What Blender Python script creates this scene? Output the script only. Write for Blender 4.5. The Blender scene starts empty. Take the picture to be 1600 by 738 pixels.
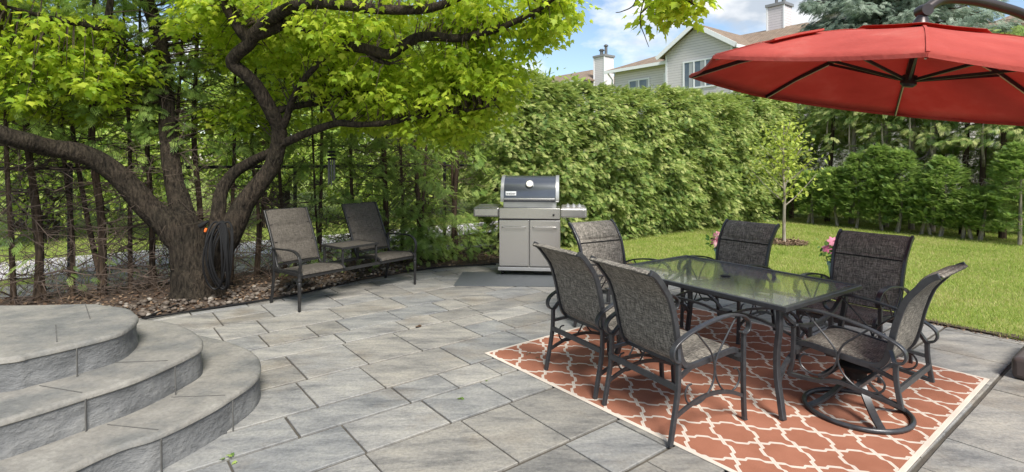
import bpy, bmesh, math, random
import numpy as np
from mathutils import Vector, Matrix

R = math.radians
rng = np.random.default_rng(11)
random.seed(5)
sc = bpy.context.scene
COL = sc.collection

# ------------------------------------------------------------------ camera
F, HZ, EYE = 840.0, 250.0, 1.62          # focal length in photo pixels, horizon row, eye height
cam_d = bpy.data.cameras.new("camera")
cam = bpy.data.objects.new("camera", cam_d)
COL.objects.link(cam)
cam.location = (0, 0, EYE)
cam.rotation_euler = (R(90), 0, 0)
cam_d.sensor_width = 36
cam_d.lens = F / 1600 * 36
cam_d.shift_y = -(369 - HZ) / 1600
cam_d.clip_start = 0.05
cam_d.clip_end = 3000
sc.camera = cam

# ------------------------------------------------------------------ world and sun
SUN_EL, SUN_AZ = 50.0, 160.0             # azimuth clockwise from +Y
world = bpy.data.worlds.new("World")
sc.world = world
world.use_nodes = True
wn, wl = world.node_tree.nodes, world.node_tree.links
wn.clear()
sky = wn.new("ShaderNodeTexSky")
sky.sky_type = 'NISHITA'
sky.sun_disc = False
sky.sun_elevation = R(SUN_EL)
sky.sun_rotation = R(SUN_AZ)
sky.air_density = 1.0
sky.dust_density = 0.6
bg1 = wn.new("ShaderNodeBackground"); bg1.inputs[1].default_value = 0.080
bg2 = wn.new("ShaderNodeBackground")
bg2.inputs[1].default_value = 0.52
tc = wn.new("ShaderNodeTexCoord")
mp = wn.new("ShaderNodeMapping"); mp.inputs['Scale'].default_value = (1, 1, 2.1)
mp.inputs['Location'].default_value = (3.3, 1.321, 0.22)
ns = wn.new("ShaderNodeTexNoise"); ns.inputs['Scale'].default_value = 2.6; ns.inputs['Detail'].default_value = 9; ns.inputs['Roughness'].default_value = .56
rp = wn.new("ShaderNodeValToRGB"); rp.color_ramp.elements[0].position = .455; rp.color_ramp.elements[1].position = .545
ns2 = wn.new("ShaderNodeTexNoise"); ns2.inputs['Scale'].default_value = 6.0; ns2.inputs['Detail'].default_value = 8
rp2 = wn.new("ShaderNodeValToRGB")
rp2.color_ramp.elements[0].position = .40; rp2.color_ramp.elements[0].color = (.50, .56, .64, 1)
rp2.color_ramp.elements[1].position = .56; rp2.color_ramp.elements[1].color = (1, 1, 1, 1)
mx = wn.new("ShaderNodeMixShader"); out = wn.new("ShaderNodeOutputWorld")
wl.new(tc.outputs['Generated'], mp.inputs[0]); wl.new(mp.outputs[0], ns.inputs[0]); wl.new(mp.outputs[0], ns2.inputs[0])
wl.new(ns.outputs[0], rp.inputs[0]); wl.new(ns2.outputs[0], rp2.inputs[0]); wl.new(rp2.outputs[0], bg2.inputs[0])
wl.new(sky.outputs[0], bg1.inputs[0]); wl.new(rp.outputs[0], mx.inputs[0])
wl.new(bg1.outputs[0], mx.inputs[1]); wl.new(bg2.outputs[0], mx.inputs[2]); wl.new(mx.outputs[0], out.inputs[0])

sun_d = bpy.data.lights.new("sun", 'SUN')
sun_d.energy = 3.0
sun_d.angle = R(20)
sun_d.color = (1, .95, .86)
sun = bpy.data.objects.new("sun", sun_d)
COL.objects.link(sun)
sd = Vector((math.sin(R(SUN_AZ)) * math.cos(R(SUN_EL)), math.cos(R(SUN_AZ)) * math.cos(R(SUN_EL)), math.sin(R(SUN_EL))))
sun.rotation_euler = sd.to_track_quat('Z', 'Y').to_euler()

sc.view_settings.view_transform = 'Standard'
sc.view_settings.look = 'None'
sc.view_settings.exposure = 1.27
sc.view_settings.gamma = 1.0
sc.view_settings.use_curve_mapping = False
try:
    sc.cycles.use_denoising = True
    sc.cycles.transparent_max_bounces = 12
    sc.cycles.max_bounces = 8
except Exception:
    pass

# ------------------------------------------------------------------ helpers: coordinates
def G(px, py, z=0.0):
    "ground (or height z) point under a photo pixel"
    Y = F * (EYE - z) / (py - HZ)
    return Vector(((px - 800) / F * Y, Y, z))
def W(px, py, Y):
    return Vector(((px - 800) / F * Y, Y, EYE - (py - HZ) / F * Y))
U = Vector((-.616, .788, 0))     # the garden's two grid directions
V = Vector((.788, .616, 0))

# ------------------------------------------------------------------ helpers: materials
class NT:
    def __init__(s, name):
        s.m = bpy.data.materials.new(name); s.m.use_nodes = True
        s.n = s.m.node_tree.nodes; s.l = s.m.node_tree.links
        s.n.clear()
        s.out = s.n.new("ShaderNodeOutputMaterial")
        s.tc = None
    def new(s, t, **kw):
        x = s.n.new(t)
        for k, v in kw.items():
            if k in x.inputs.keys(): x.inputs[k].default_value = v
            else: setattr(x, k, v)
        return x
    def link(s, a, b): s.l.new(a, b)
    def coord(s, kind='Object', scale=(1, 1, 1), rot=(0, 0, 0)):
        tc = s.new("ShaderNodeTexCoord")
        mp = s.new("ShaderNodeMapping")
        mp.inputs['Scale'].default_value = scale; mp.inputs['Rotation'].default_value = rot
        s.link(tc.outputs[kind], mp.inputs[0])
        return mp.outputs[0]
    def noise(s, vec, scale, detail=6, rough=.55, out=0):
        n = s.new("ShaderNodeTexNoise"); n.inputs['Scale'].default_value = scale
        n.inputs['Detail'].default_value = detail; n.inputs['Roughness'].default_value = rough
        if vec is not None: s.link(vec, n.inputs[0])
        return n.outputs[out]
    def ramp(s, fac, stops):
        r = s.new("ShaderNodeValToRGB")
        e = r.color_ramp.elements
        while len(e) < len(stops): e.new(.5)
        for k, (p, c) in enumerate(stops):
            e[k].position = p; e[k].color = (*c, 1) if len(c) == 3 else c
        s.link(fac, r.inputs[0])
        return r.outputs[0]
    def mix(s, fac, a, b, mode='MIX'):
        m = s.new("ShaderNodeMix"); m.data_type = 'RGBA'; m.blend_type = mode
        for sock, v in ((0, fac), (6, a), (7, b)):
            if hasattr(v, 'default_value') or hasattr(v, 'links'): s.link(v, m.inputs[sock])
            elif sock == 0: m.inputs[0].default_value = v
            else: m.inputs[sock].default_value = (*v, 1)
        return m.outputs[2]
    def math(s, op, a, b=None, c=None):
        m = s.new("ShaderNodeMath"); m.operation = op
        for k, v in enumerate((a, b, c)):
            if v is None: continue
            if isinstance(v, (int, float)): m.inputs[k].default_value = v
            else: s.link(v, m.inputs[k])
        return m.outputs[0]
    def bump(s, h, strength=.3, dist=.01):
        b = s.new("ShaderNodeBump"); b.inputs['Strength'].default_value = strength; b.inputs['Distance'].default_value = dist
        s.link(h, b.inputs['Height'])
        return b.outputs[0]
    def bsdf(s, color, rough=.6, metal=0., normal=None, spec=.5, **kw):
        b = s.new("ShaderNodeBsdfPrincipled")
        for nm, v in (('Base Color', color), ('Roughness', rough), ('Metallic', metal), ('Specular IOR Level', spec)):
            if isinstance(v, tuple): b.inputs[nm].default_value = (*v, 1)
            elif isinstance(v, (int, float)): b.inputs[nm].default_value = v
            else: s.link(v, b.inputs[nm])
        if normal is not None: s.link(normal, b.inputs['Normal'])
        return b
    def done(s, sh):
        s.link(sh.outputs[0] if hasattr(sh, 'outputs') else sh, s.out.inputs[0])
        return s.m

def simple(name, c1, c2=None, scale=8, rough=.5, metal=0., bump=0., bscale=60, bdist=.003, stretch=(1, 1, 1), spec=.5):
    t = NT(name)
    co = t.coord('Object', stretch)
    c2 = c2 or tuple(x * .8 for x in c1)
    col = t.ramp(t.noise(co, scale), [(.32, c2), (.68, c1)])
    nrm = t.bump(t.noise(co, bscale, 5), bump, bdist) if bump else None
    return t.done(t.bsdf(col, rough, metal, nrm, spec))

def leaf_mat(name, stops, trans=.45, tcol=None, rough=.5, spec=.3, clump=1.2):
    t = NT(name)
    at = t.new("ShaderNodeAttribute", attribute_name="tint")
    co = t.coord('Object')
    nz = t.noise(co, clump, 3)
    f = t.math('ADD', t.math('MULTIPLY', at.outputs['Fac'], .65), t.math('MULTIPLY', nz, .4))
    col = t.ramp(f, stops)
    b = t.bsdf(col, rough, 0, None, spec)
    tr = t.new("ShaderNodeBsdfTranslucent")
    if tcol: t.link(t.mix(.65, col, tcol), tr.inputs[0])
    else: t.link(col, tr.inputs[0])
    m = t.new("ShaderNodeMixShader"); m.inputs[0].default_value = trans
    t.link(b.outputs[0], m.inputs[1]); t.link(tr.outputs[0], m.inputs[2])
    return t.done(m)

M = {}
# -- patio slabs
t = NT("stone_slab")
geo = t.new("ShaderNodeNewGeometry")
co = t.coord('Object')
base = t.ramp(geo.outputs['Random Per Island'], [(0, (.18, .178, .172)), (.3, (.24, .232, .216)), (.65, (.28, .275, .263)), (1, (.21, .216, .22))])
wv = t.coord('Object', (1.1, 3.2, 1), (0, 0, R(-20)))
st = t.noise(wv, 2.2, 10, .68)
mott = t.ramp(st, [(.3, (.42, .43, .46)), (.48, (.88, .87, .86)), (.68, (1.25, 1.21, 1.13))])
c1 = t.mix(1.0, base, mott, 'MULTIPLY')
br = t.ramp(t.noise(co, 1.5, 8, .65), [(.52, (0, 0, 0)), (.75, (1, 1, 1))])
c2 = t.mix(t.math('MULTIPLY', br, .6), c1, (.17, .135, .095))
sp = t.ramp(t.noise(co, 46, 4, .7), [(.35, (.72, .72, .72)), (.6, (1.06, 1.06, 1.06))])
c3 = t.mix(.75, c2, sp, 'MULTIPLY')
hgt = t.math('ADD', t.math('MULTIPLY', st, 1.0), t.math('MULTIPLY', t.noise(co, 28, 8, .7), .35))
M['slab'] = t.done(t.bsdf(c3, t.math('ADD', .5, t.math('MULTIPLY', st, .4)), 0, t.bump(hgt, .55, .02), .4))
M['grout'] = simple("joint_sand", (.085, .075, .06), (.045, .04, .034), 9, .95, bump=.5, bscale=120)
# -- steps
M['joint'] = simple('tooled_joint', (.10, .098, .092), (.065, .063, .06), 20, .9)
t = NT("stamped_concrete")
co = t.coord('Object')
n1 = t.noise(co, 2.6, 10, .66)
c = t.ramp(n1, [(.25, (.075, .077, .078)), (.43, (.15, .15, .144)), (.56, (.21, .20, .182)), (.75, (.285, .275, .25))])
sp = t.ramp(t.noise(co, 40, 5, .7), [(.35, (.75, .75, .75)), (.62, (1.05, 1.05, 1.05))])
M['step'] = t.done(t.bsdf(t.mix(.7, c, sp, 'MULTIPLY'), .72, 0, t.bump(t.math('ADD', n1, t.math('MULTIPLY', t.noise(co, 9, 8, .7), .5)), .7, .03), .35))
t = NT("chiselled_concrete")
co = t.coord('Object')
n1 = t.noise(t.coord('Object', (1, 1, 1.6)), 4.2, 10, .66)
c = t.ramp(n1, [(.25, (.08, .083, .086)), (.5, (.15, .153, .156)), (.75, (.24, .24, .235))])
M['riser'] = t.done(t.bsdf(c, .78, 0, t.bump(n1, .9, .05), .3))
M['soil'] = simple("mulch", (.085, .058, .04), (.035, .024, .018), 14, .95, bump=1, bscale=70, bdist=.02)
M['chip'] = leaf_mat("dry_leaf_litter", [(.2, (.05, .028, .018)), (.5, (.13, .08, .05)), (.85, (.25, .18, .12))], .1, rough=.8)
t = NT("river_stone")
at = t.new("ShaderNodeAttribute", attribute_name="tint")
c = t.ramp(at.outputs['Fac'], [(0, (.045, .035, .027)), (.55, (.09, .07, .055)), (.85, (.14, .115, .095)), (1, (.24, .215, .185))])
M['stone'] = t.done(t.bsdf(c, .7, 0, t.bump(t.noise(t.coord('Object'), 60), .3, .004)))
t = NT("lawn")
co = t.coord('Object')
c = t.ramp(t.noise(co, 1.1, 6), [(.3, (.13, .18, .035)), (.55, (.19, .24, .055)), (.75, (.25, .25, .09))])
M['lawn'] = t.done(t.bsdf(c, .9, 0, t.bump(t.noise(co, 60), .8, .03), .1))
LAWN_G = leaf_mat("grass_blade", [(.25, (.16, .25, .035)), (.5, (.28, .37, .06)), (.72, (.38, .42, .10)), (.95, (.46, .40, .18))], .4, tcol=(.48, .55, .08), clump=.9)
M['grass'] = LAWN_G
t = NT("grass_blade_patchy")
at = t.new("ShaderNodeAttribute", attribute_name="tint"); co = t.coord('Object')
f = t.math('ADD', t.math('MULTIPLY', at.outputs['Fac'], .45), t.math('ADD', t.math('MULTIPLY', t.noise(co, .9, 5, .65), .75), t.math('MULTIPLY', t.noise(co, 5.5, 4, .6), .55)))
c = t.ramp(f, [(.52, (.10, .19, .03)), (.74, (.22, .32, .055)), (.92, (.36, .41, .10)), (1.0, (.46, .42, .19))])
b = t.bsdf(c, .6, 0, None, .2); tl = t.new("ShaderNodeBsdfTranslucent"); t.link(t.mix(.5, c, (.46, .54, .08)), tl.inputs[0])
ms = t.new("ShaderNodeMixShader"); ms.inputs[0].default_value = .4; t.link(b.outputs[0], ms.inputs[1]); t.link(tl.outputs[0], ms.inputs[2])
M['grass'] = t.done(ms)
M['path'] = simple("pale_path", (.50, .48, .52), (.40, .38, .42), 3, .9)
# -- vegetation
M['maple_leaf'] = leaf_mat("maple_leaf", [(.15, (.13, .25, .025)), (.5, (.31, .45, .04)), (.88, (.54, .60, .08))], .60, tcol=(.74, .84, .07), clump=.9)
M['cedar_leaf'] = leaf_mat("cedar_foliage", [(.15, (.05, .11, .034)), (.38, (.15, .25, .07)), (.60, (.33, .42, .125)), (.85, (.58, .60, .25))], .35, tcol=(.42, .52, .09), clump=1.6)
M['cedar_dark'] = leaf_mat("shaded_cedar_foliage", [(.15, (.08, .16, .04)), (.5, (.19, .30, .075)), (.9, (.36, .47, .13))], .42, tcol=(.52, .64, .12), clump=1.6)
M['bush_leaf'] = leaf_mat("bush_foliage", [(.15, (.07, .15, .04)), (.45, (.19, .32, .085)), (.75, (.34, .46, .14)), (.95, (.48, .55, .2))], .38, tcol=(.42, .58, .12), clump=2.2)
M['young_leaf'] = leaf_mat("sapling_leaf", [(.2, (.26, .36, .055)), (.6, (.42, .50, .095)), (.9, (.55, .57, .16))], .45, tcol=(.58, .66, .10))
M['spruce_leaf'] = leaf_mat("spruce_needle", [(.2, (.17, .24, .18)), (.6, (.29, .37, .29)), (.9, (.42, .48, .40))], .35)
M['far_leaf'] = leaf_mat("far_tree_leaf", [(.2, (.09, .17, .025)), (.5, (.19, .29, .045)), (.9, (.33, .42, .09))], .5, tcol=(.46, .56, .08), clump=.6)
M['screen_leaf'] = leaf_mat("screen_bush_leaf", [(.15, (.09, .18, .04)), (.5, (.26, .38, .075)), (.9, (.50, .58, .15))], .48, tcol=(.62, .72, .12), clump=1.0)
def bark(name, a, b, sx=18, sz=3.5, dist=.03):
    t = NT(name)
    co = t.coord('Object', (sx, sx, sz))
    n = t.noise(co, 1.0, 8, .62)
    col = t.ramp(n, [(.34, a), (.62, b)])
    big = t.ramp(t.noise(t.coord('Object'), 2.5, 4), [(.35, (.72, .74, .7)), (.65, (1.1, 1.05, 1.0))])
    return t.done(t.bsdf(t.mix(1, col, big, 'MULTIPLY'), .92, 0, t.bump(n, 1.0, dist), .2))
M['maple_bark'] = bark("maple_bark", (.011, .0085, .007), (.066, .053, .041), 38, 9, .08)
M['cedar_bark'] = bark("cedar_bark", (.018, .013, .010), (.085, .06, .044), 30, 3, .015)
M['grey_bark'] = bark("weathered_bark", (.15, .13, .11), (.40, .36, .32), 22, 3, .01)
M['twig'] = simple("dead_twig", (.085, .06, .045), (.04, .028, .022), 10, .9)
# -- furniture
M['frame'] = simple("charcoal_aluminium", (.058, .060, .066), (.040, .041, .046), 30, .33, .4, bump=.08, bscale=300, bdist=.0006)
M['frame_brown'] = simple("bronze_black_metal", (.030, .029, .030), (.018, .018, .018), 30, .42, .3)
def weave(name, lo, mid, hi, sc_=150):
    t = NT(name)
    a = t.noise(t.coord('Object', (sc_, sc_ * .12, sc_ * .10)), 1, 4, .75)
    b = t.noise(t.coord('Object', (sc_ * .10, sc_, sc_)), 1, 4, .75)
    f = t.math('ADD', t.math('MULTIPLY', a, .5), t.math('MULTIPLY', b, .5))
    c = t.ramp(f, [(.40, lo), (.5, mid), (.59, hi)])
    return t.done(t.bsdf(c, .85, 0, t.bump(f, .35, .002), .25))
M['sling'] = weave("grey_sling_fabric", (.040, .036, .032), (.135, .124, .108), (.31, .282, .245), 200)
M['bench_sling'] = weave("taupe_sling_fabric", (.038, .033, .028), (.068, .060, .051), (.108, .096, .083), 170)
t = NT("tempered_glass")
co = t.coord('Object')
tr = t.new("ShaderNodeBsdfTransparent"); tr.inputs[0].default_value = (.975, .98, .98, 1)
gl = t.new("ShaderNodeBsdfGlossy"); gl.inputs['Roughness'].default_value = .02; gl.inputs[0].default_value = (1, 1, 1, 1)
t.link(t.bump(t.noise(co, 9, 4), .10, .010), gl.inputs['Normal'])
fr = t.new("ShaderNodeFresnel"); fr.inputs[0].default_value = 1.5
df = t.new("ShaderNodeBsdfDiffuse"); df.inputs[0].default_value = (.55, .58, .59, 1)  # pale haze mixed into the colour to lighten the glass like a reflection
m0 = t.new("ShaderNodeMixShader"); m0.inputs[0].default_value = .14
t.link(tr.outputs[0], m0.inputs[1]); t.link(df.outputs[0], m0.inputs[2])
ms = t.new("ShaderNodeMixShader"); t.link(t.math('ADD', t.math('MULTIPLY', fr.outputs[0], .46), .015), ms.inputs[0])
t.link(m0.outputs[0], ms.inputs[1]); t.link(gl.outputs[0], ms.inputs[2])
M['glass'] = t.done(ms)
M['steel'] = simple("brushed_steel", (.56, .54, .525), (.44, .425, .415), 9, .27, .88, bump=.05, bscale=1, stretch=(4, 4, 300), bdist=.001)
M['steel_side'] = simple("grey_painted_panel", (.30, .29, .28), (.26, .25, .24), 5, .4, .6)
M['lid'] = simple("blue_black_enamel", (.085, .095, .115), (.07, .08, .10), 5, .22, .45, spec=.9)
M['castlid'] = simple("cast_grey_end", (.48, .48, .48), (.40, .40, .40), 8, .35, .7)
M['black'] = simple("black_plastic", (.010, .010, .011), None, 10, .6, spec=.25)
M['rubber'] = simple("grey_rubber_mat", (.095, .105, .115), (.06, .067, .075), 4, .6, bump=1.0, bscale=1, stretch=(90, 30, 1), bdist=.01)
M['orange'] = simple("orange_plastic", (.75, .16, .03), None, 5, .4)
M['red_cloth'] = None
t = NT("red_canvas")
co = t.coord('Object')
wv = t.noise(t.coord('Object', (300, 300, 300)), 1, 2)
c = t.ramp(t.noise(co, 2.2, 7, .6), [(.32, (.43, .082, .068)), (.55, (.52, .108, .09)), (.72, (.58, .17, .14))])
pk = t.noise(t.coord('Object', (5, 5, 5)), 1.6, 4, .6)
b = t.bsdf(c, .85, 0, t.bump(t.math('ADD', pk, t.math('MULTIPLY', wv, .06)), .45, .03), .2)
tl = t.new("ShaderNodeBsdfTranslucent"); t.link(t.mix(.5, c, (.62, .07, .045)), tl.inputs[0])
ms = t.new("ShaderNodeMixShader"); ms.inputs[0].default_value = .42
t.link(b.outputs[0], ms.inputs[1]); t.link(tl.outputs[0], ms.inputs[2])
M['red_cloth'] = t.done(ms)
M['pole'] = simple("bronze_pole", (.060, .050, .050), (.045, .038, .038), 6, .35, .6)
M['alu'] = simple("champagne_edge", (.55, .48, .38), None, 6, .4, .6)
M['base_brown'] = simple("brown_resin", (.075, .058, .055), (.06, .047, .045), 6, .45)
M['base_fill'] = simple("grey_weight_slab", (.22, .23, .21), (.17, .18, .165), 8, .8)
M['blue_pot'] = simple("blue_glazed_pot", (.22, .34, .46), (.17, .28, .40), 6, .4)
M['pink'] = leaf_mat("pink_petal", [(.2, (.70, .16, .32)), (.6, (.82, .32, .45)), (.95, (.86, .62, .62))], .3)
M['pot_leaf'] = leaf_mat("pot_plant_leaf", [(.2, (.06, .14, .03)), (.9, (.16, .27, .06))], .35)
M['white_paint'] = simple("white_trim", (.74, .76, .78), (.70, .72, .74), 6, .5)
M['pane'] = simple("window_pane", (.16, .19, .22), (.07, .09, .11), 1.6, .08, 0, spec=.8)
M['curtain'] = simple("window_blind", (.42, .44, .46), (.30, .32, .34), 2, .7, stretch=(6, 6, .4))
def siding(name, c1, c2):
    t = NT(name)
    co = t.coord('Object')
    sep = t.new("ShaderNodeSeparateXYZ"); t.link(co, sep.inputs[0])
    fr = t.math('FRACT', t.math('MULTIPLY', sep.outputs[2], 1 / .125))
    lap_shade = t.ramp(fr, [(0, (.45, .45, .45)), (.10, (.62, .62, .62)), (.16, (1, 1, 1)), (1, (1, 1, 1))])  # shade at each board lap, painted as a darker line
    c = t.mix(1, t.ramp(t.noise(co, 1.2, 4), [(.3, c2), (.7, c1)]), lap_shade, 'MULTIPLY')
    return t.done(t.bsdf(c, .6, 0, t.bump(fr, .5, .02), .3))
M['siding'] = siding("grey_vinyl_siding", (.66, .625, .645), (.62, .585, .61))
M['siding_tan'] = siding("tan_vinyl_siding", (.36, .30, .22), (.33, .275, .20))
t = NT("brown_shingle")
bk = t.new("ShaderNodeTexBrick"); bk.inputs['Scale'].default_value = 2.2
bk.inputs['Color1'].default_value = (.19, .135, .095, 1); bk.inputs['Color2'].default_value = (.26, .20, .15, 1); bk.inputs['Mortar'].default_value = (.11, .085, .065, 1)
bk.inputs['Mortar Size'].default_value = .03
t.link(t.coord('Object', (1, 1, 1)), bk.inputs[0])
c = t.mix(.6, bk.outputs[0], t.ramp(t.noise(t.coord('Object'), 3, 8), [(.3, (.6, .6, .6)), (.7, (1.15, 1.1, 1.05))]), 'MULTIPLY')
M['shingle'] = t.done(t.bsdf(c, .9))
M['galv'] = simple("galvanised_wire", (.17, .17, .17), (.12, .12, .12), 10, .5, .7)
M['fence_black'] = simple("black_fence_pipe", (.03, .03, .033), None, 10, .5, .3)

# rug: moroccan trellis, drawn from two families of waved lines in the rug's own metres
t = NT("trellis_rug")
tcx = t.new("ShaderNodeTexCoord"); sep = t.new("ShaderNodeSeparateXYZ"); t.link(tcx.outputs['Object'], sep.inputs[0])
RUG_U, RUG_V = 2.75, 2.60
xa = t.math('MULTIPLY', sep.outputs[0], 9 / RUG_U)     # 9 cells along u, 10 along v
xb = t.math('MULTIPLY', sep.outputs[1], 10 / RUG_V)
s_ = t.math('ADD', xa, xb); t_ = t.math('SUBTRACT', xa, xb)
def bumpw(q):
    sn = t.math('SINE', t.math('MULTIPLY', q, math.pi))
    mr = t.new("ShaderNodeMapRange"); mr.interpolation_type = 'SMOOTHSTEP'
    t.link(t.math('ABSOLUTE', sn), mr.inputs[0]); mr.inputs[1].default_value = .70; mr.inputs[2].default_value = .90
    return t.math('MULTIPLY', mr.outputs[0], t.math('SIGN', sn))
def cosw(q): return t.math('COSINE', t.math('MULTIPLY', q, math.pi))
AMP = .105
fs = t.math('SUBTRACT', s_, t.math('MULTIPLY', t.math('MULTIPLY', bumpw(t_), cosw(s_)), AMP))
ft = t.math('SUBTRACT', t_, t.math('MULTIPLY', t.math('MULTIPLY', bumpw(s_), cosw(t_)), AMP))
def near(q):
    return t.math('ABSOLUTE', t.math('SUBTRACT', q, t.math('ROUND', q)))
dmin = t.math('MINIMUM', near(fs), near(ft))
band = t.math('LESS_THAN', dmin, .054)
core = t.math('LESS_THAN', dmin, .018)
bx = t.math('GREATER_THAN', t.math('ABSOLUTE', sep.outputs[0]), RUG_U / 2 - .027)
by = t.math('GREATER_THAN', t.math('ABSOLUTE', sep.outputs[1]), RUG_V / 2 - .027)
edge = t.math('MAXIMUM', bx, by)
wv = t.noise(t.coord('Object', (260, 260, 1)), 1, 3, .7)
big = t.noise(t.coord('Object'), 3.5, 6)
terra = t.mix(1, t.ramp(big, [(.3, (.245, .100, .063)), (.7, (.325, .140, .092))]), t.ramp(wv, [(.3, (.66, .66, .66)), (.65, (1.12, 1.12, 1.12))]), 'MULTIPLY')
crm = t.mix(1, t.ramp(big, [(.3, (.50, .44, .385)), (.7, (.60, .54, .47))]), t.ramp(wv, [(.3, (.78, .78, .78)), (.65, (1.05, 1.05, 1.05))]), 'MULTIPLY')
gray = t.mix(.5, crm, (.33, .29, .27))
c = t.mix(band, terra, crm); c = t.mix(t.math('MULTIPLY', core, .8), c, gray); c = t.mix(edge, c, crm)
M['rug'] = t.done(t.bsdf(c, .95, 0, t.bump(wv, .35, .002), .1))

# ------------------------------------------------------------------ helpers: meshes
class MB:
    def __init__(s): s.v = []; s.f = []
    def add(s, vs, fs):
        o = len(s.v); s.v += [tuple(p) for p in vs]; s.f += [tuple(i + o for i in q) for q in fs]
    def box(s, c, size, mat=None, taper=1.0):
        x, y, z = (k / 2 for k in size); tp = taper
        vs = [(-x, -y, -z), (x, -y, -z), (x, y, -z), (-x, y, -z), (-x * tp, -y * tp, z), (x * tp, -y * tp, z), (x * tp, y * tp, z), (-x * tp, y * tp, z)]
        vs = [Vector(p) for p in vs]
        if mat is not None: vs = [mat @ p for p in vs]
        c = Vector(c)
        s.add([p + c for p in vs], [(3, 2, 1, 0), (4, 5, 6, 7), (0, 1, 5, 4), (1, 2, 6, 5), (2, 3, 7, 6), (3, 0, 4, 7)])
    def sweep(s, pts, prof, side=None, closed=False, radii=None, caps=True):
        "sweep a 2-d profile [(a,b)] along pts; side = fixed first axis (or None for transported frames)"
        pts = [Vector(p) for p in pts]; n = len(pts); k = len(prof)
        T = []
        for i in range(n):
            a = pts[(i - 1) % n] if (closed or i > 0) else pts[i]
            b = pts[(i + 1) % n] if (closed or i < n - 1) else pts[i]
            d = (b - a); T.append(d.normalized() if d.length > 1e-9 else Vector((0, 0, 1)))
        if side is None:
            ref = Vector((0, 0, 1)) if abs(T[0].z) < .9 else Vector((1, 0, 0))
            A = (ref - T[0] * ref.dot(T[0])).normalized()
        vs = []
        for i in range(n):
            if side is not None:
                A = Vector(side); A = (A - T[i] * A.dot(T[i])).normalized()
            else:
                A = A - T[i] * A.dot(T[i])
                A = A.normalized() if A.length > 1e-6 else T[i].orthogonal().normalized()
            B = T[i].cross(A)
            r = radii[i] if radii is not None else 1.0
            for (a, b) in prof: vs.append(pts[i] + A * a * r + B * b * r)
        fs = []
        for i in range(n if closed else n - 1):
            j = (i + 1) % n
            for q in range(k):
                w = (q + 1) % k
                fs.append((i * k + q, i * k + w, j * k + w, j * k + q))
        if caps and not closed:
            fs.append(tuple(reversed(range(k)))); fs.append(tuple((n - 1) * k + q for q in range(k)))
        s.add(vs, fs)
    def tube(s, pts, r, n=8, closed=False):
        prof = [(math.cos(2 * math.pi * i / n), math.sin(2 * math.pi * i / n)) for i in range(n)]
        rad = r if isinstance(r, (list, tuple, np.ndarray)) else [r] * len(pts)
        s.sweep(pts, prof, None, closed, rad)
    def bar(s, pts, w, h, side=(1, 0, 0), closed=False):
        s.sweep(pts, [(-w / 2, -h / 2), (w / 2, -h / 2), (w / 2, h / 2), (-w / 2, h / 2)], side, closed)
    def lathe(s, prof, c=(0, 0, 0), n=24, mat=None):
        c = Vector(c); vs = []
        for (r, z) in prof:
            for i in range(n):
                a = 2 * math.pi * i / n; p = Vector((r * math.cos(a), r * math.sin(a), z))
                vs.append((mat @ p if mat is not None else p) + c)
        m = len(prof); fs = []
        for j in range(m - 1):
            for i in range(n):
                w = (i + 1) % n
                fs.append((j * n + i, j * n + w, (j + 1) * n + w, (j + 1) * n + i))
        fs.append(tuple(reversed(range(n)))); fs.append(tuple((m - 1) * n + i for i in range(n)))
        s.add(vs, fs)
    def prism(s, poly, z0, z1):
        n = len(poly)
        s.add([(p[0], p[1], z0) for p in poly] + [(p[0], p[1], z1) for p in poly],
              [tuple(reversed(range(n))), tuple(range(n, 2 * n))] + [(i, (i + 1) % n, n + (i + 1) % n, n + i) for i in range(n)])
    def build(s, name, material, parent=None, smooth=False, bevel=0.0, at=None, rz=0.0):
        me = bpy.data.meshes.new(name)
        me.from_pydata(s.v, [], s.f); me.update()
        bm = bmesh.new(); bm.from_mesh(me); bmesh.ops.recalc_face_normals(bm, faces=bm.faces); bm.to_mesh(me); bm.free()
        me.materials.append(material)
        o = bpy.data.objects.new(name, me); COL.objects.link(o)
        if smooth:
            me.polygons.foreach_set('use_smooth', [True] * len(me.polygons))
            try: me.set_sharp_from_angle(angle=R(45))
            except Exception: pass
        if bevel:
            b = o.modifiers.new('bevel', 'BEVEL'); b.width = bevel; b.segments = 2; b.limit_method = 'ANGLE'; b.angle_limit = R(40)
        if parent: o.parent = parent
        if at is not None: o.location = at
        if rz: o.rotation_euler.z = rz
        return o

def tag(o, label=None, cat=None, group=None, kind=None):
    if label: o['label'] = label
    if cat: o['category'] = cat
    if group: o['group'] = group
    if kind: o['kind'] = kind
    return o
def thing(name, label, cat, loc=(0, 0, 0), rz=0.0, group=None):
    e = bpy.data.objects.new(name, None); COL.objects.link(e)
    e.location = loc; e.rotation_euler.z = rz; e.empty_display_size = .2
    return tag(e, label, cat, group)
def copy_tree(root, label=None, loc=None, rz=None, scale=None):
    def cp(o, par):
        c = o.copy(); COL.objects.link(c)
        if par: c.parent = par
        for ch in list(o.children): cp(ch, c)
        return c
    r = cp(root, None)
    if label: r['label'] = label
    if loc is not None: r.location = loc
    if rz is not None: r.rotation_euler.z = rz
    if scale is not None: r.scale = scale
    return r

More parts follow.
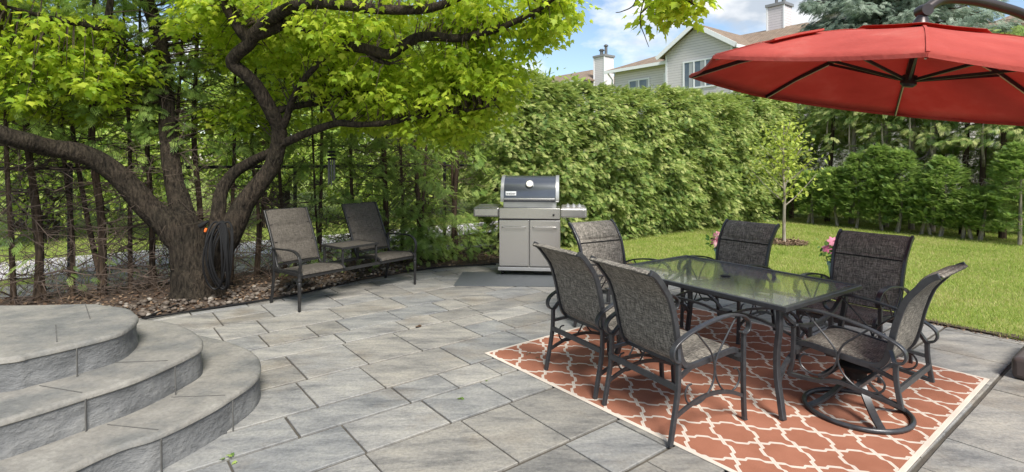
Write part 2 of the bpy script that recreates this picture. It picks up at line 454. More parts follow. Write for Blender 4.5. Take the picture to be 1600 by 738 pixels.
def spline(pts, n=6, closed=False):
    P = [Vector(p) for p in pts]; out = []; m = len(P)
    for i in range(m if closed else m - 1):
        if closed: a, b, c, d = P[i - 1], P[i], P[(i + 1) % m], P[(i + 2) % m]
        else: a, b, c, d = P[max(i - 1, 0)], P[i], P[i + 1], P[min(i + 2, m - 1)]
        for k in range(n):
            u = k / n
            out.append(.5 * ((2 * b) + (c - a) * u + (2 * a - 5 * b + 4 * c - d) * u * u + (3 * b - a - 3 * c + d) * u ** 3))
    if not closed: out.append(P[-1].copy())
    return out
def lerp_list(vals, n):
    x = np.linspace(0, len(vals) - 1, n)
    return list(np.interp(x, range(len(vals)), vals))

def scatter(name, tv, tf, pos, Yax, Zax, scale, material, parent=None, tint=None, kind=None):
    "many copies of a small template as one mesh: tv in template x,y,z ; Y axis = direction, Z axis = face normal"
    tv = np.asarray(tv, float); pos = np.asarray(pos, float); n = len(pos)
    Y = Yax / (np.linalg.norm(Yax, axis=1, keepdims=True) + 1e-9)
    Z = Zax - Y * np.sum(Zax * Y, axis=1, keepdims=True)
    Z /= (np.linalg.norm(Z, axis=1, keepdims=True) + 1e-9)
    X = np.cross(Y, Z)
    scale = np.broadcast_to(np.asarray(scale, float), (n,))
    v = pos[:, None, :] + scale[:, None, None] * (tv[None, :, 0:1] * X[:, None, :] + tv[None, :, 1:2] * Y[:, None, :] + tv[None, :, 2:3] * Z[:, None, :])
    k = len(tv); v = v.reshape(-1, 3)
    loops = np.concatenate([np.array(f) for f in tf]); lens = np.array([len(f) for f in tf])
    off = (np.arange(n) * k)[:, None]
    allloops = (loops[None, :] + off).ravel()
    tot = np.tile(lens, n)
    me = bpy.data.meshes.new(name)
    me.vertices.add(len(v)); me.vertices.foreach_set('co', v.astype(np.float32).ravel())
    me.loops.add(len(allloops)); me.loops.foreach_set('vertex_index', allloops.astype(np.int32))
    me.polygons.add(len(tot))
    starts = np.concatenate([[0], np.cumsum(tot)[:-1]])
    me.polygons.foreach_set('loop_start', starts.astype(np.int32))
    try: me.polygons.foreach_set('loop_total', tot.astype(np.int32))
    except Exception: pass
    me.update(calc_edges=True)
    at = me.attributes.new('tint', 'FLOAT', 'POINT')
    tn = rng.random(n) if tint is None else np.asarray(tint)
    at.data.foreach_set('value', np.repeat(tn, k).astype(np.float32))
    me.materials.append(material)
    o = bpy.data.objects.new(name, me); COL.objects.link(o)
    if parent: o.parent = parent
    if kind: o['kind'] = kind
    return o

def rand_dirs(n):
    d = rng.normal(size=(n, 3)); return d / np.linalg.norm(d, axis=1, keepdims=True)

# leaf templates ---------------------------------------------------
def fan(outline, fold=.2, droop=.15):
    vs = [(0, .28, 0)] + [(x, y, -fold * abs(x) - droop * y * y) for x, y in outline]
    n = len(outline)
    return vs, [(0, i + 1, (i + 1) % n + 1) for i in range(n)]
MAPLE = fan([(0, 0), (.22, .06), (.46, .10), (.34, .30), (.52, .52), (.26, .52), (.16, .66), (0, 1.0), (-.16, .66), (-.26, .52), (-.52, .52), (-.34, .30), (-.46, .10), (-.22, .06)])
OVAL = fan([(0, 0), (.24, .25), (.27, .5), (.14, .82), (0, 1), (-.14, .82), (-.27, .5), (-.24, .25)])
def cedar_spray(pairs=5):
    "a flat, slightly drooping frond: a stem with slim side fingers"
    vs, fs = [], []
    def kite(a, d, L, w, dz):
        a = Vector((a[0], a[1], 0)); d = Vector((d[0], d[1], 0)).normalized(); p = Vector((-d.y, d.x, 0))
        o = len(vs)
        z0 = -.30 * a.y * a.y
        tip = a + d * L
        for q, zz in ((a, z0), (a + d * L * .55 + p * w, z0 - dz * .3), (tip, z0 - dz), (a + d * L * .55 - p * w, z0 - dz * .3)):
            vs.append((q.x, q.y, zz))
        fs.append((o, o + 1, o + 2, o + 3))
    for i in range(pairs):
        y = .05 + .68 * i / pairs
        L = .46 * (1 - .5 * i / pairs)
        for sgn in (-1, 1):
            kite((0, y + (.06 if sgn > 0 else 0)), (sgn * .62, .80), L, .030, .10)
    kite((0, .0), (0, 1), 1.0, .026, .28)
    return vs, fs
SPRAY = cedar_spray(5)
BLADE = ([(-.07, 0, 0), (.07, 0, 0), (.045, .55, -.05), (0, 1, -.22), (-.045, .55, -.05)], [(0, 1, 2, 4), (4, 2, 3)])

def spray_cloud(name, pos, outward, size, material, parent, droop=.0, kind=None):
    "fronds; those that share an outward direction (one bough) lie in roughly one drooping plane"
    n = len(pos)
    d = outward * .9 + rand_dirs(n) * .5 + np.array([0, 0, .02 - droop])
    z = np.array([0, 0, .9]) + outward * .45 + rand_dirs(n) * .38
    return scatter(name, *SPRAY, pos, d, z, size * rng.uniform(.65, 1.3, n), material, parent, kind=kind)
def bough_pts(c, od, k, w=.13, L=.16):
    "k frond roots fanned over one drooping bough that starts at c and runs along od"
    od = np.asarray(od, float); sd = np.cross(od, [0, 0, 1.]); sd /= (np.linalg.norm(sd) + 1e-9)
    a = rng.random((k, 1)); b = rng.uniform(-1, 1, (k, 1)) * (1 - .6 * a)
    P = c + od * L * a + sd * w * b + rng.normal(size=(k, 3)) * .022 + np.array([0, 0, -1.]) * (.10 * a * a + .06 * b * b)
    D = od + sd * b * .9
    return P, D / np.linalg.norm(D, axis=1, keepdims=True)

# ------------------------------------------------------------------ SETTING: ground
def sheet(name, poly, z, material, tri=False):
    m = MB(); m.add([(p[0], p[1], z) for p in poly], [tuple(range(len(poly)))])
    return tag(m.build(name, material), kind='structure')
sheet('ground', [(-250, -60), (250, -60), (250, 300), (-250, 300)], -.05, M['lawn'])

def Eline(s): return Vector((4.13, 5.34, 0)) + U * s     # lawn / patio edge
def Hline(s): return Vector((-1.0, 8.9, 0)) + Vector((.8, .6, 0)) * s   # tall hedge row
bed_edge = spline([(-6.5, 4.15, 0), (-4.6, 5.0, 0), (-3.70, 5.55, 0), (-3.05, 5.98, 0), (-2.5, 6.55, 0), (-1.87, 7.35, 0), (-.97, 8.12, 0), (-.2, 8.42, 0), (.55, 8.85, 0), (1.05, 9.35, 0)], 5)

# patio: bedding sheet and slabs in a random ashlar bond, laid on the garden grid
sheet('patio_bedding', [Eline(-9) + V * .1, Eline(5.2) + V * .1, (.7, 10.2), (-2, 9.2), (-8, 4.5), (-8, -3), (4, -8)], -.013, M['grout'])
ang = math.atan2(V.y, V.x)
m = MB()
def slab(a0, a1, b0, b1):
    cx, cy = (a0 + a1) / 2, (b0 + b1) / 2
    p = V * cx + U * cy
    e = (p - Vector((4.13, 5.34, 0))).dot(V)
    if e > .45 or p.y < -1.5 or p.y > 10.3 or p.x < -6.5: return
    g = .0095; dz = random.uniform(-.0015, .0015)
    def jit(): return random.uniform(-.003, .003)
    ga, gb = .0065, .0125
    lo = [(a0 + ga + jit(), b0 + gb + jit()), (a1 - ga + jit(), b0 + gb + jit()), (a1 - ga + jit(), b1 - gb + jit()), (a0 + ga + jit(), b1 - gb + jit())]
    hi = [(x + (.004 if x < cx else -.004), y + (.004 if y < cy else -.004)) for x, y in lo]
    q = lambda x, y, z: V * x + U * y + Vector((0, 0, z))
    vs = [q(x, y, -.016) for x, y in lo] + [q(x, y, -.004 + dz) for x, y in lo] + [q(x, y, dz) for x, y in hi]
    fs = [(8, 9, 10, 11)]
    for k in range(4):
        w = (k + 1) % 4
        fs += [(k, w, 4 + w, 4 + k), (4 + k, 4 + w, 8 + w, 8 + k)]
    m.add(vs, fs)
b = -9.0; pw = 0
while b < 13:
    w = random.choice([x for x in (.40, .50, .60, .32) if x != pw]); pw = w
    a = -9 - random.random() * .6
    while a < 9:
        L = random.choice([.38, .48, .55, .62, .72])
        r = random.random()
        if w > .5 and r < .22:
            h = w * random.choice([.4, .5, .6]); slab(a, a + L, b, b + h); slab(a, a + L, b + h, b + w)
        elif L > .6 and r < .35:
            k = L * random.choice([.4, .6]); slab(a, a + k, b, b + w); slab(a + k, a + L, b, b + w)
        else: slab(a, a + L, b, b + w)
        a += L
    b += w
tag(m.build('patio', M['slab']), kind='structure')

lawn_poly = [Eline(-9), Eline(-4), Eline(-1), Eline(1), Eline(3), Eline(4.0), (1.32, 8.95), (1.05, 9.35), (.75, 9.75), (.4, 10.6), Hline(10.5) + U * .6, (14, 9), (14, 0)]
sheet('lawn', lawn_poly, .012, M['lawn'])
bed_poly = list(bed_edge) + [Vector((.75, 9.75, 0)), Vector((.4, 10.6, 0)), Hline(-8) + U * .9]
sheet('planting_bed', bed_poly, .010, M['soil'])
sheet('far_lawn', [Hline(-12) + U * .9, Hline(1.6) + U * .9, Hline(1.6) + U * 14, Hline(-12) + U * 14], -.01, M['lawn'])
sheet('far_path', [Hline(-14) + U * 2.2, Hline(6) + U * 2.2, Hline(6) + U * 3.9, Hline(-14) + U * 3.9], .004, M['path'])

def inside(poly, P):
    x, y = P[:, 0], P[:, 1]; c = np.zeros(len(P), bool); n = len(poly)
    for i in range(n):
        x0, y0 = poly[i][0], poly[i][1]; x1, y1 = poly[(i + 1) % n][0], poly[(i + 1) % n][1]
        t_ = ((y0 > y) != (y1 > y)) & (x < (x1 - x0) * (y - y0) / (y1 - y0 + 1e-12) + x0)
        c ^= t_
    return c

e_ = [Eline(a_) + V * (.0 + rng.uniform(-.012, .012)) for a_ in np.linspace(-9, 4.0, 60)] + [Eline(a_) + V * (.09 + rng.uniform(-.035, .05)) for a_ in np.linspace(4.0, -9, 60)]
sheet('lawn_edge_soil', e_, .018, M['soil'])
# lawn grass blades
def grass(name, n, box, poly, h):
    P = np.c_[rng.uniform(box[0], box[1], n), rng.uniform(box[2], box[3], n), np.full(n, .012)]
    P = P[inside(poly, P)]
    k = len(P)
    d = np.c_[rng.normal(size=(k, 2)) * .45, np.ones(k)]
    return tag(scatter(name, *BLADE, P, d, rand_dirs(k) * [1, 1, .2], h * rng.uniform(.5, 1.35, k), M['grass'], kind='stuff'),
               'short mown green grass of the back lawn', 'grass')
grass('grass', 400000, (.3, 12, 3.5, 16), [tuple(p) for p in lawn_poly], .038)
fg = [Hline(-12) + U * .9, Hline(2) + U * .9, Hline(2) + U * 9, Hline(-12) + U * 9]
o_ = grass('far_grass', 60000, (-16, 2, 2, 20), [tuple(p) for p in fg], .07)
o_['label'] = 'bright verge grass seen through the wire fence'

k = 5200
sv = rng.uniform(-9, 4.6, k); wv_ = rng.normal(size=k) * .05 + .03
P = np.array([tuple(Eline(a_) + V * b_) for a_, b_ in zip(sv, wv_)]); P[:, 2] = rng.uniform(.004, .018, k)
tag(scatter('edge_litter', *OVAL, P, rand_dirs(k) * [1, 1, .3], rand_dirs(k) * .5 + [0, 0, 1], rng.uniform(.012, .035, k), M['chip'], kind='stuff'), 'brown crumbs and clippings along the lawn edge', 'litter')
# bed litter and stones
bp = [tuple(p) for p in bed_poly]
n = 26000
P = np.c_[rng.uniform(-7, 1, n), rng.uniform(3.4, 10.5, n), rng.uniform(.012, .04, n)]
P = P[inside(bp, P)]
tag(scatter('leaf_litter', *OVAL, P, rand_dirs(len(P)) * [1, 1, .25], rand_dirs(len(P)) * .5 + [0, 0, 1], rng.uniform(.02, .06, len(P)), M['chip'], kind='stuff'),
    'brown bark chips and dry leaves along the fence bed', 'leaf litter')
bm = bmesh.new(); bmesh.ops.create_icosphere(bm, subdivisions=1, radius=.5); bm.verts.ensure_lookup_table()
SV = [tuple(v.co * Vector((1, .75, .5))[0] if False else (v.co.x, v.co.y * .8, v.co.z * .55)) for v in bm.verts]
SF = [tuple(v.index for v in f.verts) for f in bm.faces]; bm.free()
n = 9000
P = np.c_[rng.uniform(-5.6, -1.4, n), rng.uniform(4.2, 8.2, n), np.full(n, .02)]
P = P[inside(bp, P)]
# stones lie thick near the patio edge below the tree and thin out along the bed
be = np.array([tuple(q) for q in bed_edge])
dd = np.min(np.linalg.norm(P[:, None, :2] - be[None, :, :2], axis=2), axis=1)
keep = (dd < .75) & (rng.random(len(P)) < .42 * np.clip((-.9 - P[:, 0]) / 1.6, 0, 1) * np.clip(1.4 - dd, .2, 1))
P = P[keep]; P[:, 2] += rng.uniform(0, .02, len(P))
so = scatter('river_stones', SV, SF, P, rand_dirs(len(P)) * [1, 1, .2], rand_dirs(len(P)) * .3 + [0, 0, 1], rng.uniform(.03, .085, len(P)), M['stone'], kind='stuff')
so.data.polygons.foreach_set('use_smooth', [True] * len(so.data.polygons))
tag(so, 'tan and grey river stones round the maple foot', 'stones')

# ------------------------------------------------------------------ stone steps
def rim(pix, z):
    return [G(px, py, z) for px, py in pix]
steps = thing('stone_steps', 'three curved grey stone steps with chiselled risers', 'steps', (-3, 3, 0))
def tier(pix, z, zb, tail, joints):
    pts = [Vector(p) for p in tail[0]] + rim(pix, z) + [Vector(p) for p in tail[1]]
    pts = spline([(p[0], p[1], 0) for p in pts], 6)
    ring = pts
    # body (riser) with a slightly recessed face below a nosing
    cen = Vector((-3.6, 2.6, 0))
    body = MB(); cap = MB()
    def off(d):
        out_ = []
        for i, p in enumerate(ring):
            a = ring[max(i - 1, 0)]; b_ = ring[min(i + 1, len(ring) - 1)]
            t_ = (b_ - a).normalized(); nrm = Vector((-t_.y, t_.x, 0))
            if nrm.dot(p - cen) < 0: nrm = -nrm
            out_.append(p + nrm * d)
        return out_
    def wall(mb, layers):
        k = len(ring); vs = []
        for d, zz in layers: vs += [(p.x, p.y, zz) for p in off(d)]
        fs = []
        for j in range(len(layers) - 1):
            for i in range(k - 1): fs.append((j * k + i, j * k + i + 1, (j + 1) * k + i + 1, (j + 1) * k + i))
        mb.add(vs, fs)
    wall(body, [(.012, zb - .02), (.008, zb + .04), (.0, (z + zb) / 2), (.004, z - .035)])
    wall(cap, [(.004, z - .036), (.013, z - .028), (.012, z - .012), (.002, z - .002), (-.012, z)])
    inner = off(-.012)
    far = [Vector((-9, inner[-1].y, 0)), Vector((-9, inner[0].y, 0))] 
    cap.add([(p.x, p.y, z) for p in inner + far], [tuple(range(len(inner) + 2))])
    st = cap.build('step', M['step'], None, smooth=True); st.parent = steps; st.location = (3, -3, 0)
    rb = body.build('riser', M['riser'], None, smooth=True); rb.parent = st
    if joints:
        for (a, b_) in joints:
            a = G(*a, z); b_ = G(*b_, z); jm = MB()
            jm.bar([a + Vector((0, 0, .0015)), b_ + Vector((0, 0, .0015))], .006, .002, side=(b_ - a).cross(Vector((0, 0, 1))).normalized())
            jm.build('joint', M['joint'], st)
    return off
o1 = tier([(92, 738), (183, 697), (247, 677), (320, 642), (357, 620), (394, 594), (405, 572), (394, 551), (357, 535), (310, 524)], .195, 0,
          ([(-2.4, 1.4, 0), (-2.28, 1.9, 0)], [(-2.9, 4.55, 0), (-3.6, 4.72, 0), (-5, 4.8, 0)]), [((352, 618), (268, 621)), ((247, 672), (168, 664))])
o2 = tier([(0, 656), (128, 617), (206, 592), (265, 567), (307, 546), (314, 536), (311, 527), (293, 514), (256, 503)], .385, .195,
          ([(-3.0, 1.6, 0), (-2.75, 2.2, 0)], [(-3.2, 4.25, 0), (-4, 4.4, 0), (-6, 4.45, 0)]), [((262, 564), (175, 567)), ((128, 614), (62, 603))])
o3 = tier([(0, 560), (50, 551), (114, 537), (183, 519), (208, 503), (213, 494), (208, 489), (197, 482), (160, 477), (137, 475)], .565, .385,
          ([(-4.2, 2.5, 0), (-3.3, 2.66, 0)], [(-3.65, 3.9, 0), (-4.6, 3.95, 0), (-6, 3.95, 0)]), [((133, 475), (141, 499)), ((87, 508), (89, 535))])
# vertical joints in the risers
def vjoint(px, y0, y1, zt, zb):
    p = G(px, y0, zt); q = G(px + 1, y1, zb)
    d = Vector((p.x + 3.6, p.y - 2.6, 0)).normalized()
    mm = MB(); mm.bar([Vector((p.x, p.y, zb)) + d * .011, Vector((p.x, p.y, zt - .02)) + d * .009], .010, .006, side=Vector((-d.y, d.x, 0)))
    j = mm.build('riser_joint', M['joint'], steps); j.location = (3, -3, 0)
vjoint(117, 540, 582, .565, .385); vjoint(131, 618, 668, .385, .195); vjoint(271, 569, 611, .385, .195); vjoint(249, 681, 725, .195, 0); vjoint(361, 622, 662, .195, 0)

# ------------------------------------------------------------------ wire fence
fl0 = Hline(-7.5) + U * .62; fdir = Vector((.8, .6, 0)); FL = 10.4
fence = thing('wire_fence', 'black chain-link fence behind the bare cedar trunks', 'fence', fl0)
m = MB()
for k in range(int(FL / .07) + 24):
    for sg in (1, -1):
        a0 = k * .07 - (1.5 if sg > 0 else 0); a1 = a0 + 1.5 * sg
        s0, z0, s1, z1 = a0, .03, a1, 1.5
        if s0 < 0: z0 += (0 - s0) * 1.0 / 1.0 * (1.47 / 1.5) * (1 if sg > 0 else 0); s0 = max(s0, 0)
        if s1 < 0: z1 = .03 + (s0 / 1.5) * 1.47; s1 = 0
        if s0 > FL: continue
        if s1 > FL: z1 = .03 + (FL - s0) / 1.5 * 1.47; s1 = FL
        if abs(s1 - s0) < .02: continue
        m.tube([fdir * s0 + Vector((0, 0, z0)), fdir * s1 + Vector((0, 0, z1))], .0021, 3)
m.build('wire_mesh', M['galv'], fence)
m = MB(); m.tube([Vector((0, 0, 1.52)), fdir * FL + Vector((0, 0, 1.52))], .021, 8); m.build('top_rail', M['fence_black'], fence, True)
for s_ in (0.05, 2.6, 5.2, 7.75, 10.3):
    m = MB(); m.lathe([(.028, -.02), (.028, 1.54), (.032, 1.55), (.032, 1.57), (.012, 1.585)], fdir * s_ - U * 0.0 + Vector((0, 0, 0)) + U * .03, 10); m.build('post', M['fence_black'], fence, True)

# ------------------------------------------------------------------ trees: trunks and limbs
def limb(mb, pts, radii, n=12, k=5, wob=.0):
    P = spline(pts, k); Rr = np.array(lerp_list(radii, len(P)))
    if wob: Rr = Rr * (1 + wob * rng.normal(size=len(Rr)))
    mb.tube(P, list(Rr), n)
    return P
def twiggy(mb, root, d, L, r, depth=1):
    pts = [root]; p = root.copy(); d = d.normalized()
    for k in range(4):
        d = (d + Vector(rng.normal(size=3)) * .22).normalized(); p = p + d * L / 4; pts.append(p.copy())
    mb.tube(pts, [r, r * .8, r * .6, r * .45, r * .25], 3)
    if depth:
        for k in (1, 2, 3):
            for _ in range(2):
                if rng.random() < .75:
                    twiggy(mb, pts[k], d + Vector(rng.normal(size=3)) * .9, L * .45, r * .5, depth - 1)

maple = thing('maple_tree', 'big spreading maple with a leaning many-stemmed trunk and lime green leaves', 'tree', (-3.8, 6.4, 0))
moff = Vector((3.8, -6.4, 0))
YB = 6.3
tm = MB()
base = W(306, 462, 6.35)
# flared foot
limb(tm, [Vector((-3.74, 6.4, -.08)), Vector((-3.74, 6.4, .12)), W(303, 415, 6.4), W(296, 385, 6.38), W(290, 350, 6.36)], [.36, .29, .245, .22, .19], 18, 4, .02)
limb(tm, [Vector((-3.66, 6.42, -.05)), W(322, 425, 6.4), W(338, 396, 6.4), W(358, 368, 6.4), W(380, 322, 6.4), W(405, 288, 6.4), W(424, 262, 6.4), W(434, 230, 6.35), W(436, 203, 6.3), W(424, 175, 6.2), W(404, 140, 6.1), W(385, 118, 6.0), W(364, 100, 5.95), W(369, 86, 5.9), W(388, 70, 5.85), W(397, 55, 5.8)],
     [.24, .20, .17, .14, .115, .104, .096, .09, .085, .082, .078, .075, .073, .071, .069, .066], 14, 5, .02)
ST2 = limb(tm, [W(308, 440, 6.45), W(290, 360, 6.42), W(283, 325, 6.45), W(271, 276, 6.5), W(263, 219, 6.55), W(260, 150, 6.6), W(254, 90, 6.6), W(246, 50, 6.6), W(230, 0, 6.6), W(205, -80, 6.6), W(190, -180, 6.6)],
     [.12, .155, .125, .105, .095, .088, .083, .08, .075, .065, .04], 14, 5, .02)
limb(tm, [W(312, 440, 6.42), W(274, 364, 6.32), W(232, 325, 6.2), W(191, 280, 6.05), W(152, 251, 5.9), W(115, 237, 5.75), W(76, 231, 5.6), W(40, 221, 5.4), W(-10, 206, 5.2), W(-90, 175, 5.0), W(-180, 120, 4.9)],
     [.12, .165, .135, .12, .11, .102, .095, .09, .082, .07, .04], 14, 5, .02)
limb(tm, [W(335, 385, 6.42), W(341, 335, 6.5), W(346, 300, 6.55), W(364, 272, 6.6), W(395, 252, 6.6), W(428, 236, 6.45)], [.11, .085, .075, .07, .065, .055], 10)
trunk = tm.build('trunk', M['maple_bark'], maple, True); trunk.location = moff
br_specs = [
    ([W(392, 64, 5.85), W(373, 42, 5.8), W(356, 10, 5.7), W(338, -30, 5.6), W(310, -110, 5.5)], [.075, .07, .065, .055, .03]),
    ([W(397, 55, 5.8), W(420, 47, 5.75), W(451, 32, 5.7), W(470, 38, 5.7), W(492, 50, 5.68), W(519, 55, 5.66), W(536, 70, 5.65), W(571, 76, 5.6), W(607, 85, 5.55), W(628, 73, 5.5), W(652, 59, 5.45), W(680, 57, 5.4), W(717, 60, 5.35), W(766, 49, 5.3), W(800, 36, 5.25), W(850, 10, 5.2), (.6, 5.1, 3.35)],
     [.075, .07, .068, .066, .062, .058, .056, .055, .056, .055, .052, .048, .042, .036, .03, .022, .012]),
    ([W(395, 55, 5.8), W(430, 25, 5.6), W(477, 6, 5.4), W(545, 9, 5.3), W(597, 15, 5.25), W(665, 14, 5.2), W(720, -5, 5.1), W(800, -50, 5.0)], [.07, .065, .058, .054, .05, .045, .035, .015]),
    ([W(438, 203, 6.3), W(446, 190, 6.25), W(457, 156, 6.15), W(473, 127, 6.0), W(512, 84, 5.85), W(530, 60, 5.8)], [.05, .042, .038, .035, .028, .02]),
    ([W(437, 226, 6.35), W(452, 220, 6.3), W(480, 208, 6.2), W(525, 193, 6.1), W(558, 195, 6.0), W(607, 192, 5.95), W(642, 184, 5.9), W(701, 177, 5.8), W(760, 168, 5.7)], [.055, .05, .045, .042, .036, .034, .03, .024, .01]),
    ([W(426, 176, 6.2), W(445, 170, 6.3), W(486, 162, 6.5), W(529, 154, 6.7), W(571, 143, 6.9), W(640, 132, 7.1)], [.045, .042, .038, .034, .026, .012]),
    ([W(254, 90, 6.6), W(232, 82, 6.4), W(210, 75, 6.2), W(165, 50, 5.9), W(125, 38, 5.7), W(75, 28, 5.5), W(10, 10, 5.3)], [.055, .05, .045, .04, .034, .028, .012]),
    ([W(165, 50, 5.9), W(170, 20, 5.9), W(176, -20, 5.9), W(190, -90, 5.9)], [.04, .036, .03, .015]),
    ([W(571, 76, 5.6), W(585, 92, 5.6), W(610, 100, 5.6)], [.04, .03, .02]),
    ([W(525, 193, 6.1), W(518, 176, 6.1), W(505, 166, 6.1)], [.025, .02, .012]),
    ([W(850, 10, 5.2), W(900, -25, 4.9), W(970, -25, 4.6), W(1050, -10, 4.4), W(1085, 8, 4.3)], [.022, .018, .014, .01, .006]),
    ([W(1000, -20, 4.5), W(990, 8, 4.5), W(972, 18, 4.5), W(962, 20, 4.5)], [.008, .006, .004, .003]),
    ([W(1010, -15, 4.5), W(1000, 30, 4.5), W(1008, 58, 4.5), W(1014, 74, 4.5)], [.007, .005, .0035, .002]),
]
branch_pts = []
for pts, rad in br_specs:
    bm_ = MB(); P = limb(bm_, pts, rad, 9, 5, .03)
    o = bm_.build('branch', M['maple_bark'], maple, True); o.location = moff
    branch_pts += [p.copy() for p in P]
branch_pts += ST2[20:]
BP = np.array([tuple(p) for p in branch_pts])
# crown boughs: (centre, radii, number of leaf clusters)
boughs = []
def bough(px, py, Y, rx, ry, rz, n):
    if px > 440 and px < 1000: Y += .35
    boughs.append((np.array(tuple(W(px, py, Y))), np.array((rx, ry, rz)), int(n * 1.25)))
bough(520, 110, 6.5, 1.0, 1.1, .48, 85)
bough(620, 130, 6.1, 1.1, 1.1, .48, 120)
bough(720, 145, 5.8, .75, .9, .40, 95)
bough(760, 95, 5.6, .65, .9, .45, 70)
bough(580, 40, 5.6, 1.3, 1.0, .40, 110)
bough(760, 15, 5.2, .75, .8, .35, 62)
bough(850, 30, 5.2, .28, .5, .33, 24)
bough(875, 0, 5.1, .20, .4, .22, 12)
bough(560, 185, 6.3, .8, .7, .16, 40)
bough(690, 195, 5.9, .55, .6, .22, 40)
bough(480, 40, 6.3, .8, 1.2, .5, 75)
bough(345, 60, 6.9, .6, .8, .5, 50)
bough(320, 10, 5.9, .5, .6, .3, 30)
bough(400, 20, 6.8, .7, 1.0, .4, 55)
bough(160, 90, 6.1, .55, 1.0, .5, 55)
bough(60, 60, 5.8, .7, 1.0, .55, 52)
bough(80, 165, 6.1, .7, .9, .28, 36)
bough(225, 140, 7.4, .6, .5, .4, 26)
bough(380, 185, 7.0, .5, .5, .3, 22)
bough(-60, 120, 5.4, .6, .8, .5, 24)
bough(300, -140, 6.2, 1.6, 1.5, .5, 60)
bough(600, -110, 5.4, 1.6, 1.3, .5, 90)
bough(60, -110, 5.6, 1.4, 1.3, .6, 70)
bough(1055, -8, 4.4, .28, .35, .14, 17)
bough(1040, 18, 4.4, .12, .2, .07, 5)
pos, dirs, nrm, tw = [], [], [], MB()
for c, r, n in boughs:
    d = rand_dirs(n) * (rng.random((n, 1)) ** (1 / 2.2))
    for q in c + d * r:
        k = int(rng.integers(17, 29)); rad = rng.uniform(.12, .24)
        i = int(np.argmin(np.linalg.norm(BP - q, axis=1)))
        a = Vector(BP[i]); b_ = Vector(q)
        if (a - b_).length < 1.5:
            mid = (a + b_) / 2 + Vector((0, 0, .08)); tw.tube([a, mid, b_], [.008, .005, .002], 3)
        h = rand_dirs(k) * rad * rng.uniform(.35, 1.0, (k, 1)) * [1.2, 1.2, .7]
        pos.append(q + h)
        dd_ = h / rad * [1, 1, .3] + rand_dirs(k) * .35 + [0, 0, -.55]
        dirs.append(dd_); nrm.append(rand_dirs(k) * .55 + [0, 0, 1.0] + h / rad * .5)
pos = np.concatenate(pos); dirs = np.concatenate(dirs); nrm = np.concatenate(nrm)
o = scatter('leaves', *MAPLE, pos, dirs, nrm, rng.uniform(.042, .098, len(pos)), M['maple_leaf'], maple); o.location = moff
o = tw.build('twigs', M['twig'], maple); o.location = moff

# black hose coil hung in the fork, and the cable along the bed edge
coil = thing('hose_coil', 'black hose coiled on the side of the maple trunk', 'hose', tuple(W(345, 400, 6.1)))
m = MB(); cc = Vector(W(345, 400, 6.12))
for k in range(9):
    pts = []
    ax = rng.uniform(.085, .125); az = rng.uniform(.30, .40); ox = rng.uniform(-.035, .035); oy = rng.uniform(-.05, .03); ph = rng.uniform(-.15, .15)
    for j in range(28):
        a = 2 * math.pi * j / 28
        pts.append(Vector((ox + ax * math.cos(a) + ph * .3 * math.sin(a), oy - .04 * math.cos(a * 2), .05 + az * math.sin(a) - .05)))
    m.tube(pts, .0115, 6, True)
m.build('coil', M['black'], coil, True)
m = MB(); m.lathe([(.01, -.05), (.028, -.045), (.03, 0), (.02, .03), (.016, .07)], Vector((-.19, -.02, .36)), 12, Matrix.Rotation(R(60), 3, 'Y')); m.build('nozzle', M['black'], coil, True)
m = MB(); m.lathe([(.012, -.02), (.016, 0), (.012, .022)], Vector((-.155, -.03, .295)), 12, Matrix.Rotation(R(20), 3, 'Y')); m.build('coupling', M['orange'], coil, True)
m = MB()
m.tube(spline([G(302, 468, .03), G(285, 474, .03), G(250, 487, .03), G(222, 499, .025), G(232, 497, .025), G(300, 486, .02), G(400, 471, .02), G(470, 459, .02), G(520, 446, .02), G(565, 434, .02), G(640, 423, .02), G(700, 417, .02), G(775, 413, .02)], 8), .011, 6)
tag(m.build('ground_cable', M['black'], None, True), 'thin black cable lying along the patio edge by the stones', 'cable')

